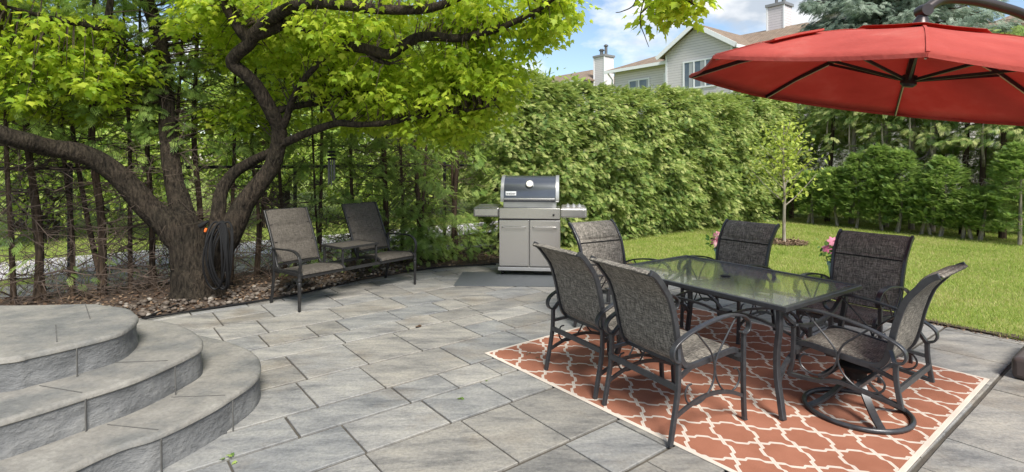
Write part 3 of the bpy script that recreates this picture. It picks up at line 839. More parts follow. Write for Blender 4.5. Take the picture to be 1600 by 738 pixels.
# ------------------------------------------------------------------ cedars by the fence
def bare_cedar(label, base, topx, height, crown_z, ncrown, rad=.06, lean2=None, low=0, first=None):
    if base.x < -2.9:
        base = base + U * .34; low = low // 5; crown_z = max(crown_z, 1.85); ncrown = int(ncrown * .8)
    t_ = thing('cedar_tree', label, 'tree', base, 0, 'bare stemmed cedars along the wire fence')
    m = MB(); dx = topx
    P = [Vector((0, 0, -.05)), Vector((dx * .12, .02, height * .2)), Vector((dx * .4, 0, height * .45)), Vector((dx * .75, .05, height * .75)), Vector((dx, .05, height))]
    P = [p + Vector(rng.normal(size=3)) * .02 for p in P]
    SP = limb(m, P, [rad * .85, rad * .7, rad * .62, rad * .45, rad * .15], 9, 4, .03)
    m.build('trunk', M['cedar_bark'], t_, True)
    if lean2:
        m = MB(); limb(m, [Vector((.03, 0, 0)), Vector((lean2 * .5, .05, .9)), Vector((lean2, .1, 1.9)), Vector((lean2 * 1.25, .1, 2.9))], [rad * .55, rad * .45, rad * .4, rad * .2], 8); m.build('side_stem', M['cedar_bark'], t_, True)
    m = MB()
    for k in range(75):
        i = int(rng.integers(1, len(SP) - 5)); a = rng.uniform(0, 2 * math.pi)
        twiggy(m, SP[i], Vector((math.cos(a), math.sin(a) * .8, rng.uniform(-.35, .35))), rng.uniform(.4, 1.0), rng.uniform(.005, .010))
    m.build('twigs', M['twig'], t_)
    q = []; o_ = []
    for k in range(ncrown):
        z = crown_z + (height + .3 - crown_z) * rng.random() ** .9
        ax = np.interp(z / height, np.linspace(0, 1, len(SP)), [p.x for p in SP])
        rr = (.55 * (1 - .5 * max(0, (z - crown_z) / (height - crown_z))) ) * rng.uniform(.15, 1) ** .6
        a = rng.uniform(0, 2 * math.pi); od = np.array((math.cos(a), math.sin(a), -.15))
        c = np.array((ax, 0, z)) + od * rr
        kk = int(rng.integers(9, 17))
        pp, oo_ = bough_pts(c, od, kk); q.append(pp); o_.append(oo_)
    for k in range(low):
        z = rng.uniform(.15, crown_z); a = rng.uniform(0, 2 * math.pi); od = np.array((math.cos(a), math.sin(a), -.1))
        c = np.array((0, 0, z)) + od * rng.uniform(.1, .6); kk = int(rng.integers(5, 12))
        q.append(c + rng.normal(size=(kk, 3)) * .08); o_.append(np.repeat(od[None], kk, 0))
    spray_cloud('foliage', np.concatenate(q), np.concatenate(o_), .155, M['cedar_dark'], t_, .25)
    return t_
def hp(px, off_=0.0):
    "point of the hedge row seen at photo column px"
    k = (px - 800) / F; o0 = Vector((-1.0, 8.9, 0)) + U * off_
    s = (k * o0.y - o0.x) / (.8 - k * .6)
    return o0 + Vector((.8, .6, 0)) * s
bare_cedar('leftmost bare cedar by the wire fence leaning left, two stemmed', hp(62), -.38, 4.0, 1.75, 75, .055, -.25)
bare_cedar('leaning pair of dark cedar stems left of the maple, above the top step', hp(160), -.22, 4.2, 1.85, 75, .06, -.42)
bare_cedar('thin leaning cedar stem just left of the maple foot', hp(243), -.25, 4.0, 1.5, 75, .045, -.13, 6)
bare_cedar('straight dark cedar behind the fork of the maple', hp(316), -.05, 4.3, 1.35, 85, .05, None, 18)
bare_cedar('slim cedar behind the left end of the double bench', hp(410), -.06, 4.0, 1.45, 70, .035, .12, 12)
bare_cedar('slim cedar rising between the two seats of the bench', hp(498), .05, 4.0, 1.5, 70, .035, -.12, 16)
bare_cedar('stout dark cedar behind the right seat of the bench', hp(603), -.06, 4.2, 1.2, 85, .06, None, 34)
bare_cedar('leafy cedar right of the double bench with low branches', hp(655), -.05, 4.0, 1.0, 95, .05, .1, 60)
bare_cedar('dark cedar stem close to the left shelf of the grill', hp(712), .03, 4.0, .8, 110, .06, -.08, 60)

for lb_, px_, lean_, cz_, nc_, lo_ in (
    ('hair-thin cedar stem at the far left edge of the photo', 18, -.2, 1.3, 50, 22),
    ('thin cedar stem between the two leftmost bare cedars', 108, -.2, 1.25, 50, 24),
    ('slim dark cedar half hidden behind the left maple limb', 205, -.12, 1.2, 55, 24),
    ('slim cedar hidden behind the maple trunk', 280, .05, 1.2, 60, 24),
    ('slim cedar just right of the hose coil', 372, .04, 1.25, 60, 26),
    ('slim dark cedar behind the middle table of the bench', 455, -.04, 1.3, 60, 22),
    ('slim cedar near the wind chime', 548, .06, 1.2, 60, 30),
    ('slim cedar close to the right arm of the bench', 630, -.03, 1.0, 60, 40)):
    bare_cedar(lb_, hp(px_, rng.uniform(-.1, .25)), lean_, 3.9, cz_, nc_, .036, None, lo_)

# ------------------------------------------------------------------ tall dense hedge
hedge = thing('cedar_hedge', 'tall dense clipped cedar hedge behind the grill, running to the garden corner', 'hedge', Hline(1.0))
h0 = Hline(1.0); HD = np.array((.8, .6, 0.)); HN = np.array((.6, -.8, 0.))    # along, towards the lawn
q, oo = [], []
s_ = 0.0; HLEN = 8.9
while s_ < HLEN:
    hh = 2.92 + .06 * math.sin(s_ * 1.7) + rng.uniform(-.07, .10) + .043 * s_
    cr = rng.uniform(.50, .62)
    for k in range(640):
        z = rng.uniform(.0, 1.0) ** .85 * hh
        prof = cr * min(1.0, .52 + z * .42) * (1 - max(0, (z - (hh - .5)) / .5) ** 2 * .75)
        a = rng.uniform(-1.9, 1.9) if rng.random() < .85 else rng.uniform(0, 6.28)
        od = HN * math.cos(a) + HD * math.sin(a) + np.array((0, 0, .75 * max(0, (z - (hh - .5)) / .5)))
        od = od / np.linalg.norm(od)
        lump = .21 * math.sin(4.1 * (s_ + a * .4) + 2.7 * z) + .18 * math.sin(7.3 * z - 2.2 * s_ + a) + .12 * math.sin(13 * z + 9 * a + s_)
        rr = prof * rng.uniform(.55, 1.08) * (1 + lump)
        if z < .5 and rng.random() < .55: continue
        c = HD * s_ + od * rr * [1, 1, .3] + np.array((0, 0, z)) + HN * .1
        kk = int(rng.integers(8, 15))
        pp, oo_ = bough_pts(c, od, kk + 3); q.append(pp); oo.append(oo_)
    m = MB(); limb(m, [Vector(HD * s_) + Vector((0, 0, -.03)), Vector(HD * s_) + Vector((.02, .0, 1.3)), Vector(HD * s_) + Vector((0, 0, hh - .35))], [.065, .05, .02], 8, 3, .03)
    m.build('trunk', M['cedar_bark'], hedge, True)
    s_ += rng.uniform(.5, .66)
spray_cloud('foliage', np.concatenate(q), np.concatenate(oo), .128, M['cedar_leaf'], hedge, .2)
# inner shaded twigs so the wall is solid
m = MB()
for k in range(420):
    p = Vector(HD * rng.uniform(0, HLEN)) + Vector((0, 0, rng.uniform(.1, 2.6)))
    twiggy(m, p, Vector(HN * rng.uniform(.2, 1) + HD * rng.normal() * .7) + Vector((0, 0, rng.normal() * .3)), rng.uniform(.3, .55), .006, 0)
m.build('twigs', M['twig'], hedge)

# ------------------------------------------------------------------ right-hand row
def Bpt(px, off_=0.0):
    k = (px - 800) / F; o0 = Vector((7.8, 13.2, 0)) + V * off_
    s = (k * o0.y - o0.x) / (.51 + k * .86)
    return o0 + Vector((.51, -.86, 0)) * s
def low_bush(label, px, topy, r):
    b_ = Bpt(px); H_ = EYE + (HZ - topy) / F * b_.y
    t_ = thing('cedar_bush', label, 'shrub', b_, 0, 'low cedars in front of the right hand tree row')
    q, oo = [], []
    for k in range(int(290 * H_ / 1.6)):
        z = rng.random() ** .8 * H_
        if z < .12: continue
        pr_ = r * min(1, .62 + z) * (1 - max(0, (z - H_ * .45) / (H_ * .55)) ** 1.7 * .9)
        a = rng.uniform(0, 6.283); od = np.array((math.cos(a), math.sin(a), .75)); od /= np.linalg.norm(od)
        kk = int(rng.integers(8, 14))
        pp, oo_ = bough_pts(np.array((0, 0, z)) + od * pr_ * rng.uniform(.5, 1.05), od, kk + 3, .10, .12); q.append(pp); oo.append(oo_)
    spray_cloud('foliage', np.concatenate(q), np.concatenate(oo), .118, M['bush_leaf'], t_, -.1)
    for k in range(2):
        m = MB(); a = rng.uniform(0, 6.28); limb(m, [Vector((math.cos(a) * .1, math.sin(a) * .1, -.03)), Vector((.02, .02, .5)), Vector((.02, 0, H_ * .8))], [.035, .03, .008], 7, 3); m.build('stem', M['grey_bark'], t_, True)
low_bush('low cedar just right of the young tree, first of the bush row', 1268, 272, .40)
low_bush('second low cedar right of the young tree', 1303, 266, .40)
low_bush('third low cedar right of the young tree', 1342, 246, .42)
low_bush('narrow upright low cedar above the back of the chair by the pink pot', 1374, 232, .36)
low_bush('broad low cedar next right of the narrow upright one', 1408, 240, .42)
low_bush('short low cedar between two taller bushes right of centre', 1446, 272, .36)
low_bush('tall bushy low cedar beneath the umbrella rib, six from the young tree', 1476, 250, .42)
low_bush('short low cedar with bare grey foot stems', 1509, 302, .34)
low_bush('shortest low cedar left of the big one at the right edge', 1538, 297, .36)
low_bush('biggest low cedar at the right edge of the photo', 1594, 230, .48)
low_bush('low cedar in the dark corner behind the young tree', 1212, 285, .34)

def tall_cedar(label, px, lean, fork, pale):
    b_ = Bpt(px, .70); H_ = 4.2; CZ = 2.8 if px > 1310 else 2.25; H_ += rng.uniform(-.2, .3)
    t_ = thing('bare_stem_cedar', label, 'tree', b_, 0, 'tall bare stemmed cedars behind the low bushes')
    bk_ = M['grey_bark'] if pale else M['cedar_bark']
    m = MB(); SP = limb(m, [Vector((0, 0, -.04)), Vector((lean * .3, 0, .9)), Vector((lean * .7, 0, 2.0)), Vector((lean, 0, 3.0)), Vector((lean, 0, H_))], [.07, .058, .05, .04, .012], 9, 4, .03)
    m.build('trunk', bk_, t_, True)
    for k in range(fork):
        z = rng.uniform(1.3, 1.9); sg = 1 if (k + (px % 2)) % 2 else -1
        m = MB(); limb(m, [Vector((lean * z / 3, 0, z)), Vector((lean * z / 3 + sg * .16, -.2, z + .12)), Vector((lean * z / 3 + sg * .28, -.3, z + .5)), Vector((lean + sg * .34, -.35, z + .95))], [.032, .028, .022, .01], 7, 4); m.build('branch', M['grey_bark'], t_, True)
    m = MB()
    for k in range(10):
        z = rng.uniform(1.0, 2.3); a = rng.uniform(math.pi * .9, math.pi * 2.1)
        twiggy(m, Vector((lean * z / 3, 0, z)), Vector((math.cos(a), math.sin(a), rng.uniform(-.3, .5))), rng.uniform(.4, .75), .007)
    m.build('twigs', M['grey_bark'], t_)
    q, oo = [], []
    for k in range(115):
        z = CZ + (H_ - CZ + .15) * rng.random() - (.75 if rng.random() < .38 else 0)
        a = rng.uniform(0, 6.283); od = np.array((math.cos(a), math.sin(a), -.2))
        rr = .72 * (1 - .5 * (z - 1.9) / (H_ - 1.9)) * rng.uniform(.2, 1.05) ** .7
        if z < 2.3: rr *= 1.0
        kk = int(rng.integers(9, 16))
        pp, oo_ = bough_pts(np.array((lean * z / 3, 0, z)) + od * rr, od, kk); q.append(pp); oo.append(oo_)
    spray_cloud('foliage', np.concatenate(q), np.concatenate(oo), .19, M['cedar_leaf'], t_, .3)
tall_cedar('tall bare cedar in the dark gap at the end of the tall hedge', 1196, 0, 0, False)
tall_cedar('tall bare cedar behind the crown of the young tree', 1236, .05, 1, False)
tall_cedar('tall cedar with a leaning stem right of the young tree', 1292, .18, 1, False)
tall_cedar('tall cedar with thin crooked stem above the third bush', 1330, .08, 2, True)
tall_cedar('tall cedar with straight pale stem above the narrow upright bush', 1384, .0, 1, True)
tall_cedar('tall cedar with pale forked branches below the umbrella rib tip', 1424, .05, 3, True)
tall_cedar('tall cedar with pale stem right of the forked one', 1456, .05, 1, True)
tall_cedar('tall cedar with thick brown slanting stem between bushes', 1503, .14, 0, False)
tall_cedar('tall cedar with thin grey stem right of the slanting one', 1532, .10, 1, False)
tall_cedar('tall cedar in the deep shade by the right edge of the photo', 1566, .05, 0, False)
tall_cedar('tall cedar farthest right behind the biggest bush', 1612, .0, 0, False)

# dark far-side hedge mass closing the view behind the right row
q, oo = [], []
for k in range(1500):
    p = np.array(tuple(Vector((7.8, 13.2, 0)) + Vector((.51, -.86, 0)) * rng.uniform(-3.2, 6) + V * rng.uniform(1.7, 2.6))) + [0, 0, rng.uniform(.1, 3.6)]
    kk = 12; q.append(p + rng.normal(size=(kk, 3)) * .14); oo.append(np.repeat(-np.array(tuple(V))[None], kk, 0))
tag(spray_cloud('far_cedar_mass', np.concatenate(q), np.concatenate(oo), .26, M['cedar_dark'], None, .2, kind='stuff'), 'dark mass of cedar foliage behind the bare stems on the right', 'hedge')

# ------------------------------------------------------------------ young tree
yt = thing('young_tree', 'slender young tree with sparse yellow-green leaves on the lawn', 'tree', G(1225, 381))
m = MB(); limb(m, [Vector((0, 0, -.02)), Vector((.0, 0, .5)), Vector((.01, .0, .95)), Vector((-.02, 0, 1.5)), Vector((0, 0, 2.3))], [.035, .03, .026, .018, .006], 8, 4); m.build('trunk', M['grey_bark'], yt, True)
bp_ = []
for k in range(17):
    z = .72 + 1.45 * k / 17; a = k * 2.4; L = .74 * (1 - .6 * k / 17)
    m = MB(); P = limb(m, [Vector((0, 0, z)), Vector((math.cos(a) * L * .4, math.sin(a) * L * .4, z + L * .35)), Vector((math.cos(a) * L * .85, math.sin(a) * L * .85, z + L * .85))], [.013, .009, .004], 6, 4); m.build('branch', M['grey_bark'], yt, True)
    bp_ += [np.array(tuple(p)) for p in P[2:]]
bp_ = np.array(bp_); idx = rng.integers(0, len(bp_), 850)
P = bp_[idx] + rng.normal(size=(850, 3)) * .10
P = P[P[:, 2] > .85]
scatter('leaves', *OVAL, P, rand_dirs(len(P)) + [0, 0, -.2], rand_dirs(len(P)) * .6 + [0, 0, 1], rng.uniform(.06, .11, len(P)), M['young_leaf'], yt)
ring = [G(1225, 381) + Vector((.38 * math.cos(a) * rng.uniform(.85, 1.15), .38 * math.sin(a) * rng.uniform(.85, 1.15), 0)) for a in np.linspace(0, 6.283, 22)[:-1]]
sheet('mulch_ring', ring, .030, M['soil'])
n = 1500; a = rng.uniform(0, 6.283, n); rr = .42 * np.sqrt(rng.random(n)); c = G(1225, 381)
P = np.c_[c.x + rr * np.cos(a), c.y + rr * np.sin(a), rng.uniform(.03, .06, n)]
tag(scatter('mulch_chips', *OVAL, P, rand_dirs(n) * [1, 1, .3], rand_dirs(n) * .5 + [0, 0, 1], rng.uniform(.03, .06, n), M['chip'], kind='stuff'), 'brown chips ringing the young tree foot', 'mulch')

# ------------------------------------------------------------------ trees beyond the fence
def leafy_tree(label, base, H_, r, n, material, leaf=.16, cz=.55, ry=None):
    t_ = thing('leafy_tree', label, 'tree', base, 0, 'leafy trees beyond the wire fence')
    m = MB(); limb(m, [Vector((0, 0, -.1)), Vector((.1, 0, H_ * .25)), Vector((0, 0, H_ * .55)), Vector((.1, 0, H_ * .85))], [.17, .14, .1, .03], 9, 4)
    m.build('trunk', M['maple_bark'], t_, True)
    q, nn = [], []
    lob = rand_dirs(16) * r * [.62, .62, .62 * cz * H_ / (2 * r) if r else 1] + [0, 0, H_ * (1 - cz / 2)]
    for k in range(n):
        c = lob[int(rng.integers(0, 16))]; d = rand_dirs(1)[0]
        p = c + d * r * .5 * rng.random() ** .35
        if p[2] < H_ * .12: continue
        q.append(p + rng.normal(size=(9, 3)) * .16); nn.append(np.repeat(d[None], 9, 0))
    q = np.concatenate(q); nn = np.concatenate(nn)
    scatter('crown', *OVAL, q, rand_dirs(len(q)) + [0, 0, -.4] + nn * .5, rand_dirs(len(q)) * .7 + [0, 0, .8] + nn * .4, leaf * rng.uniform(.7, 1.3, len(q)), material, t_)
leafy_tree('bright green tree beyond the fence behind the left seat', (-6.2, 14.5, 0), 6.0, 2.4, 1000, M['far_leaf'], cz=.8)
leafy_tree('bright green tree beyond the fence left of the maple', (-11.5, 12.5, 0), 6.5, 2.7, 1100, M['far_leaf'], cz=.8)
leafy_tree('bright green tree far behind the bench right seat', (-2.8, 18.0, 0), 6.5, 2.4, 1000, M['far_leaf'], cz=.8)
leafy_tree('tall green tree beyond the fence behind the maple crown', (-8.5, 19.5, 0), 9.0, 3.4, 1300, M['far_leaf'], leaf=.2, cz=.75)
leafy_tree('dark green bush beyond the path at far left', (-14.5, 17.0, 0), 5.0, 2.8, 900, M['bush_leaf'], leaf=.2, cz=.9)
leafy_tree('green bush beyond the path behind the tall hedge end', (.8, 16.5, 0), 4.2, 2.0, 700, M['far_leaf'], cz=.9)

SCR = [(-10.2, 5.2), (-8.1, 5.9), (-6.4, 6.6), (-4.3, 5.7), (-2.4, 6.3), (-.4, 5.8), (1.7, 6.4), (3.8, 5.6), (-12.5, 6.2)]
for lb_, (a_, b_) in zip(('first', 'second', 'third', 'fourth', 'fifth', 'sixth', 'seventh', 'eighth', 'outermost'), SCR):
    leafy_tree(lb_ + ' round green bush from the left in the screen beyond the path', Hline(a_ + 1.0) + U * b_, rng.uniform(3.4, 4.4), 1.55, 620, M['screen_leaf'], leaf=.13, cz=.95)
# blue spruce
spr = thing('spruce_tree', 'blue-green spruce rising behind the red umbrella', 'tree', (12.45, 18.0, 0))
m = MB(); limb(m, [Vector((0, 0, -.1)), Vector((0, 0, 5)), Vector((0, 0, 13))], [.24, .19, .03], 10, 4); m.build('trunk', M['cedar_bark'], spr, True)
q, dd_, bmb = [], [], MB()
for k in range(105):
    z = 4.3 + 8.0 * (k / 105) ** 1.15; L = 3.9 * (1 - (z - 4.3) / 9.2) * rng.uniform(.75, 1.1); a = k * 2.39996 + rng.normal() * .15
    d = Vector((math.cos(a), math.sin(a), 0)); P = [Vector((0, 0, z)), d * L * .35 + Vector((0, 0, z + .15)), d * L * .7 + Vector((0, 0, z - .05)), d * L + Vector((0, 0, z + .05))]
    bmb.tube(P, [.045, .03, .02, .008], 4)
    P = spline(P, 8)
    side = Vector((-d.y, d.x, 0))
    for p in P[3:]:
        fr_ = (p - P[0]).length / L
        for sg in (-1, 1):
            w = .75 * (1 - fr_) + .15
            for j in range(2):
                c = p + side * sg * w * rng.random() + Vector((0, 0, -.25 * rng.random()))
                kk = 5; q.append(np.array(tuple(c)) + rng.normal(size=(kk, 3)) * [.09, .09, .06])
                dd_.append(np.repeat(np.array(tuple(d * .6 + side * sg * .6 + Vector((0, 0, -.35))))[None], kk, 0))
bmb.build('branches', M['cedar_bark'], spr, True)
q = np.concatenate(q); dd_ = np.concatenate(dd_)
scatter('needles', *cedar_spray(5), q, dd_ + rand_dirs(len(q)) * .35, rand_dirs(len(q)) * .5 + [0, 0, 1], .26 * rng.uniform(.7, 1.3, len(q)), M['spruce_leaf'], spr)

# ------------------------------------------------------------------ houses beyond the hedge
def hpnt(o, a, b, z): return Vector(o) + U * a + V * b + Vector((0, 0, z))
def solid(mb, o, a0, a1, b0, b1, z0, z1):
    vs = [hpnt(o, a, b, z) for z in (z0, z1) for a, b in ((a0, b0), (a1, b0), (a1, b1), (a0, b1))]
    mb.add(vs, [(3, 2, 1, 0), (4, 5, 6, 7), (0, 1, 5, 4), (1, 2, 6, 5), (2, 3, 7, 6), (3, 0, 4, 7)])
def thick(mb, pts, th):
    "a roof plane with thickness th downwards"
    n = len(pts); dn = Vector((0, 0, -th))
    mb.add(list(pts) + [p + dn for p in pts], [tuple(range(n)), tuple(reversed(range(n, 2 * n)))] + [(i, (i + 1) % n, n + (i + 1) % n, n + i) for i in range(n)])
HO = Vector((9.86, 24.0, 0))
house = thing('grey_house', 'two storey grey sided house with a white trimmed gable above the hedge', 'house', HO)
def hb(mb, name, mat_, parent, smooth=False):
    o = mb.build(name, mat_, parent); 
    p = parent
    while p.parent: p = p.parent
    if parent is house or parent.parent is None: o.location = -p.location
    return o
GW, GP, GE = 3.57, 8.0, 6.92
m = MB()   # gable wing with pentagon ends
vs = [hpnt(HO, 0, 0, 0), hpnt(HO, GW, 0, 0), hpnt(HO, GW, 0, GE), hpnt(HO, GW / 2, 0, GP - .06), hpnt(HO, 0, 0, GE)]
vs2 = [p + V * 7 for p in vs]
m.add(vs + vs2, [(0, 1, 2, 3, 4), (9, 8, 7, 6, 5)] + [(i, 5 + i, 5 + (i + 1) % 5, (i + 1) % 5) for i in range(5)])
hb(m, 'gable_wall', M['siding'], house)
m = MB(); solid(m, HO, GW + .01, 7.4, .55, 7.5, 0, 6.66); hb(m, 'wing_wall', M['siding'], house)
m = MB()
thick(m, [hpnt(HO, -.3, -.3, GE - .16), hpnt(HO, -.3, 7, GE - .16), hpnt(HO, GW / 2, 7, GP + .06), hpnt(HO, GW / 2, -.3, GP + .06)], .07)
thick(m, [hpnt(HO, GW + .3, -.3, GE - .16), hpnt(HO, GW / 2, -.3, GP + .06), hpnt(HO, GW / 2, 7, GP + .06), hpnt(HO, GW + .3, 7, GE - .16)], .07)
gr_ = hb(m, 'gable_roof', M['shingle'], house)
m = MB()
thick(m, [hpnt(HO, 7.75, .2, 6.62), hpnt(HO, GW + .05, .2, 6.62), hpnt(HO, GW + .05, 4.0, 8.1), hpnt(HO, 4.1, 4.0, 8.1)], .08)
thick(m, [hpnt(HO, 7.75, .2, 6.62), hpnt(HO, 4.1, 4.0, 8.1), hpnt(HO, 7.75, 7.8, 6.62)], .08)
hb(m, 'wing_roof', M['shingle'], house)
def trim(a0, b0, z0, a1, b1, z1, w=.20, th=.05, nm='fascia', o=HO, par=None, cat_=None):
    m = MB(); p, q_ = hpnt(o, a0, b0, z0), hpnt(o, a1, b1, z1)
    d = (q_ - p).normalized()
    side = Vector((0, 0, 1)) - d * d.z
    m.bar([p, q_], w, th, side=side.normalized())
    return hb(m, nm, M['white_paint'], par or house)
trim(-.32, -.33, GE - .25, GW / 2, -.33, GP - .03); trim(GW + .32, -.33, GE - .25, GW / 2, -.33, GP - .03)
trim(-.33, -.3, GE - .28, -.33, 7, GE - .28, .16); trim(7.78, .17, 6.52, GW, .17, 6.52, .16, .06, 'gutter')
trim(.04, -.02, 0, .04, -.02, GE - .25, .1, .04, 'corner_board') if False else None
for a in (.05, GW - .05):
    m = MB(); solid(m, HO, a - .05, a + .05, -.025, .0, 0, GE - .12); hb(m, 'corner_board', M['white_paint'], house)
m = MB(); m.tube([hpnt(HO, -.28, .3, GE - .35), hpnt(HO, -.1, .3, GE - .75), hpnt(HO, -.06, .3, GE - .9), hpnt(HO, -.06, .3, 0)], .045, 8); hb(m, 'downspout', M['white_paint'], house)
m = MB(); m.tube([hpnt(HO, 7.6, .25, 6.45), hpnt(HO, 7.45, .45, 6.1), hpnt(HO, 7.45, .45, 0)], .045, 8); hb(m, 'downspout', M['white_paint'], house)
def window(o, par, a0, a1, b, z0, z1, panes, mat_pane, blind=.5):
    w = MB(); fw = .075; d = .05
    for (x0, x1, y0, y1) in [(a0, a1, z0, z0 + fw), (a0, a1, z1 - fw, z1)] + [(a0 + (a1 - a0) * k / panes - (fw / 2 if 0 < k < panes else 0) - (fw if k == panes else 0), a0 + (a1 - a0) * k / panes + (fw if k == 0 else (fw / 2 if k < panes else 0)), z0 + fw, z1 - fw) for k in range(panes + 1)]:
        solid(w, o, x0, x1, b - d, b - .002, y0, y1)
    f = hb(w, 'window', M['white_paint'], par)
    g = MB(); solid(g, o, a0 + .02, a1 - .02, b - .02, b - .004, z0 + .02, z1 - .02); gp = g.build('pane', mat_pane, f)
    if blind:
        for k in range(panes):
            g = MB(); x0 = a0 + (a1 - a0) * k / panes; wd = (a1 - a0) / panes
            solid(g, o, x0 + fw, x0 + wd * blind, b - .026, b - .021, z0 + fw, z1 - fw)
            g.build('blind', M['curtain'], f)
    return f
window(HO, house, .75, 2.55, 0, 5.0, 6.35, 3, M['pane'], .45)
window(HO, house, 3.72, 4.05, .55, 4.9, 6.05, 1, M['pane'], 0)
window(HO, house, 4.95, 6.35, .55, 4.95, 5.95, 2, M['pane'], .3)
# back block and chimney
m = MB(); BO = HO + V * 4.2
vs = [hpnt(BO, -.9, 0, 0), hpnt(BO, -7, 0, 0), hpnt(BO, -7, 0, 7.7), hpnt(BO, -4, 0, 9.1), hpnt(BO, -.9, 0, 7.7)]
vs2 = [p + V * 5 for p in vs]
m.add(vs + vs2, [(0, 1, 2, 3, 4), (9, 8, 7, 6, 5)] + [(i, 5 + i, 5 + (i + 1) % 5, (i + 1) % 5) for i in range(5)])
hb(m, 'rear_wall', M['siding'], house)
m = MB()
thick(m, [hpnt(BO, -.6, -.3, 7.56), hpnt(BO, -.6, 5, 7.56), hpnt(BO, -4, 5, 9.18), hpnt(BO, -4, -.3, 9.18)], .07)
thick(m, [hpnt(BO, -7.3, -.3, 7.56), hpnt(BO, -4, -.3, 9.18), hpnt(BO, -4, 5, 9.18), hpnt(BO, -7.3, 5, 7.56)], .07)
hb(m, 'rear_roof', M['shingle'], house)
trim(-.58, -.33, 7.48, -4, -.33, 9.1, .2, .05, 'fascia', BO); trim(-7.3, -.33, 7.48, -4, -.33, 9.1, .2, .05, 'fascia', BO)
m = MB(); thick(m, [hpnt(HO, 4.1, 4.0, 8.1), hpnt(HO, -1.6, 4.0, 8.1), hpnt(HO, -1.6, 1.6, 6.9), hpnt(HO, 1.0, 1.6, 6.9)], .06); hb(m, 'main_roof', M['shingle'], house)
def chimney(o, par, w, zb, zt, pipes):
    m = MB(); solid(m, o, 0, w, 0, w, zb, zt); c = hb(m, 'chimney', M['siding'], par)
    m = MB(); solid(m, o, -.07, w + .07, -.07, w + .07, zt + .002, zt + .14); m.build('chimney_cap', M['steel_side'], c)
    for a, b, h_, r_ in pipes:
        m = MB(); p = hpnt(o, a, b, zt + .14); m.lathe([(r_, 0), (r_, h_ - .12), (r_ * 1.6, h_ - .12), (r_ * 1.6, h_ - .06), (r_ * 1.0, h_ - .05), (r_ * 1.0, h_)], p, 12); m.build('flue_pipe', M['galv'], c, True)
    for a in (0, w):
        m = MB(); solid(m, o, a - .04, a + .04, -.03, -.001, zb, zt); m.build('corner_board', M['white_paint'], c)
chimney(Vector((13.15, 26.0, 0)), house, .82, 5, 9.15, [(.55, .4, .55, .07), (.2, .4, .8, .09)])

LO = Vector((4.9, 37.0, 0))
lh = thing('brown_roof_house', 'distant brown roofed house with a sided chimney left of the grey house', 'house', LO)
m = MB(); solid(m, LO, 0, 9, 0, 6, 0, 7.2); hb(m, 'wall', M['siding'], lh)
m = MB()
thick(m, [hpnt(LO, -.4, -.4, 7.15), hpnt(LO, 9.4, -.4, 7.15), hpnt(LO, 9.4, 3, 8.4), hpnt(LO, 2, 3, 8.4)], .1)
thick(m, [hpnt(LO, -.4, -.4, 7.15), hpnt(LO, 2, 3, 8.4), hpnt(LO, -.4, 6.4, 7.15)], .1)
hb(m, 'roof', M['shingle'], lh)
trim(-.4, -.42, 7.05, 9.4, -.42, 7.05, .16, .06, 'gutter', LO, lh)
chimney(Vector((6.25, 36.4, 0)), lh, .95, 4, 8.65, [(.3, .5, .75, .1), (.7, .5, .5, .12)])

RO = Vector((20.3, 22.4, 0))
rh = thing('tan_house', 'tan sided house at the right edge behind the umbrella arm', 'house', RO)
m = MB(); solid(m, RO, -9, 0, 0, 8, 0, 6.9); hb(m, 'wall', M['siding_tan'], rh)
m = MB()
thick(m, [hpnt(RO, .9, -.7, 7.05), hpnt(RO, -9.5, -.7, 7.05), hpnt(RO, -9.5, 4, 9.0), hpnt(RO, -2, 4, 9.0)], .14)
thick(m, [hpnt(RO, .9, -.7, 7.05), hpnt(RO, -2, 4, 9.0), hpnt(RO, .9, 8.7, 7.05)], .14)
hb(m, 'roof', M['shingle'], rh)
window(RO, rh, -2.4, -1.2, 0, 5.6, 6.5, 2, M['pane'], .4)
leafy_tree('yellow-green tree at the right edge beside the tan house', (15.55, 14.2, 0), 4.4, .6, 200, M['far_leaf'], cz=.6)

# ------------------------------------------------------------------ rug
rug_c = Vector((-.235 + .0, 4.418, 0))
u_r = Vector((math.cos(R(-51.5)), math.sin(R(-51.5)), 0)); v_r = Vector((-u_r.y, u_r.x, 0))
rug_c = G(757, 553) + u_r * RUG_U / 2 + v_r * RUG_V / 2
m = MB(); m.box((0, 0, .005), (RUG_U, RUG_V, .006)); 
rug = tag(m.build('patio_rug', M['rug'], None, False, .002, rug_c, R(-51.5)), 'terracotta outdoor rug with a cream trellis pattern under the dining set', 'rug')
m = MB()
c = (G(716, 428) + G(721, 449) + G(854, 442)) / 3
mc = Vector((-.02, 7.28, 0))
m.box((0, 0, .006), (1.42, .82, .010)); tag(m.build('grill_mat', M['rubber'], None, False, .002, mc, R(-3)), 'dark ribbed rubber mat under the grill', 'mat')

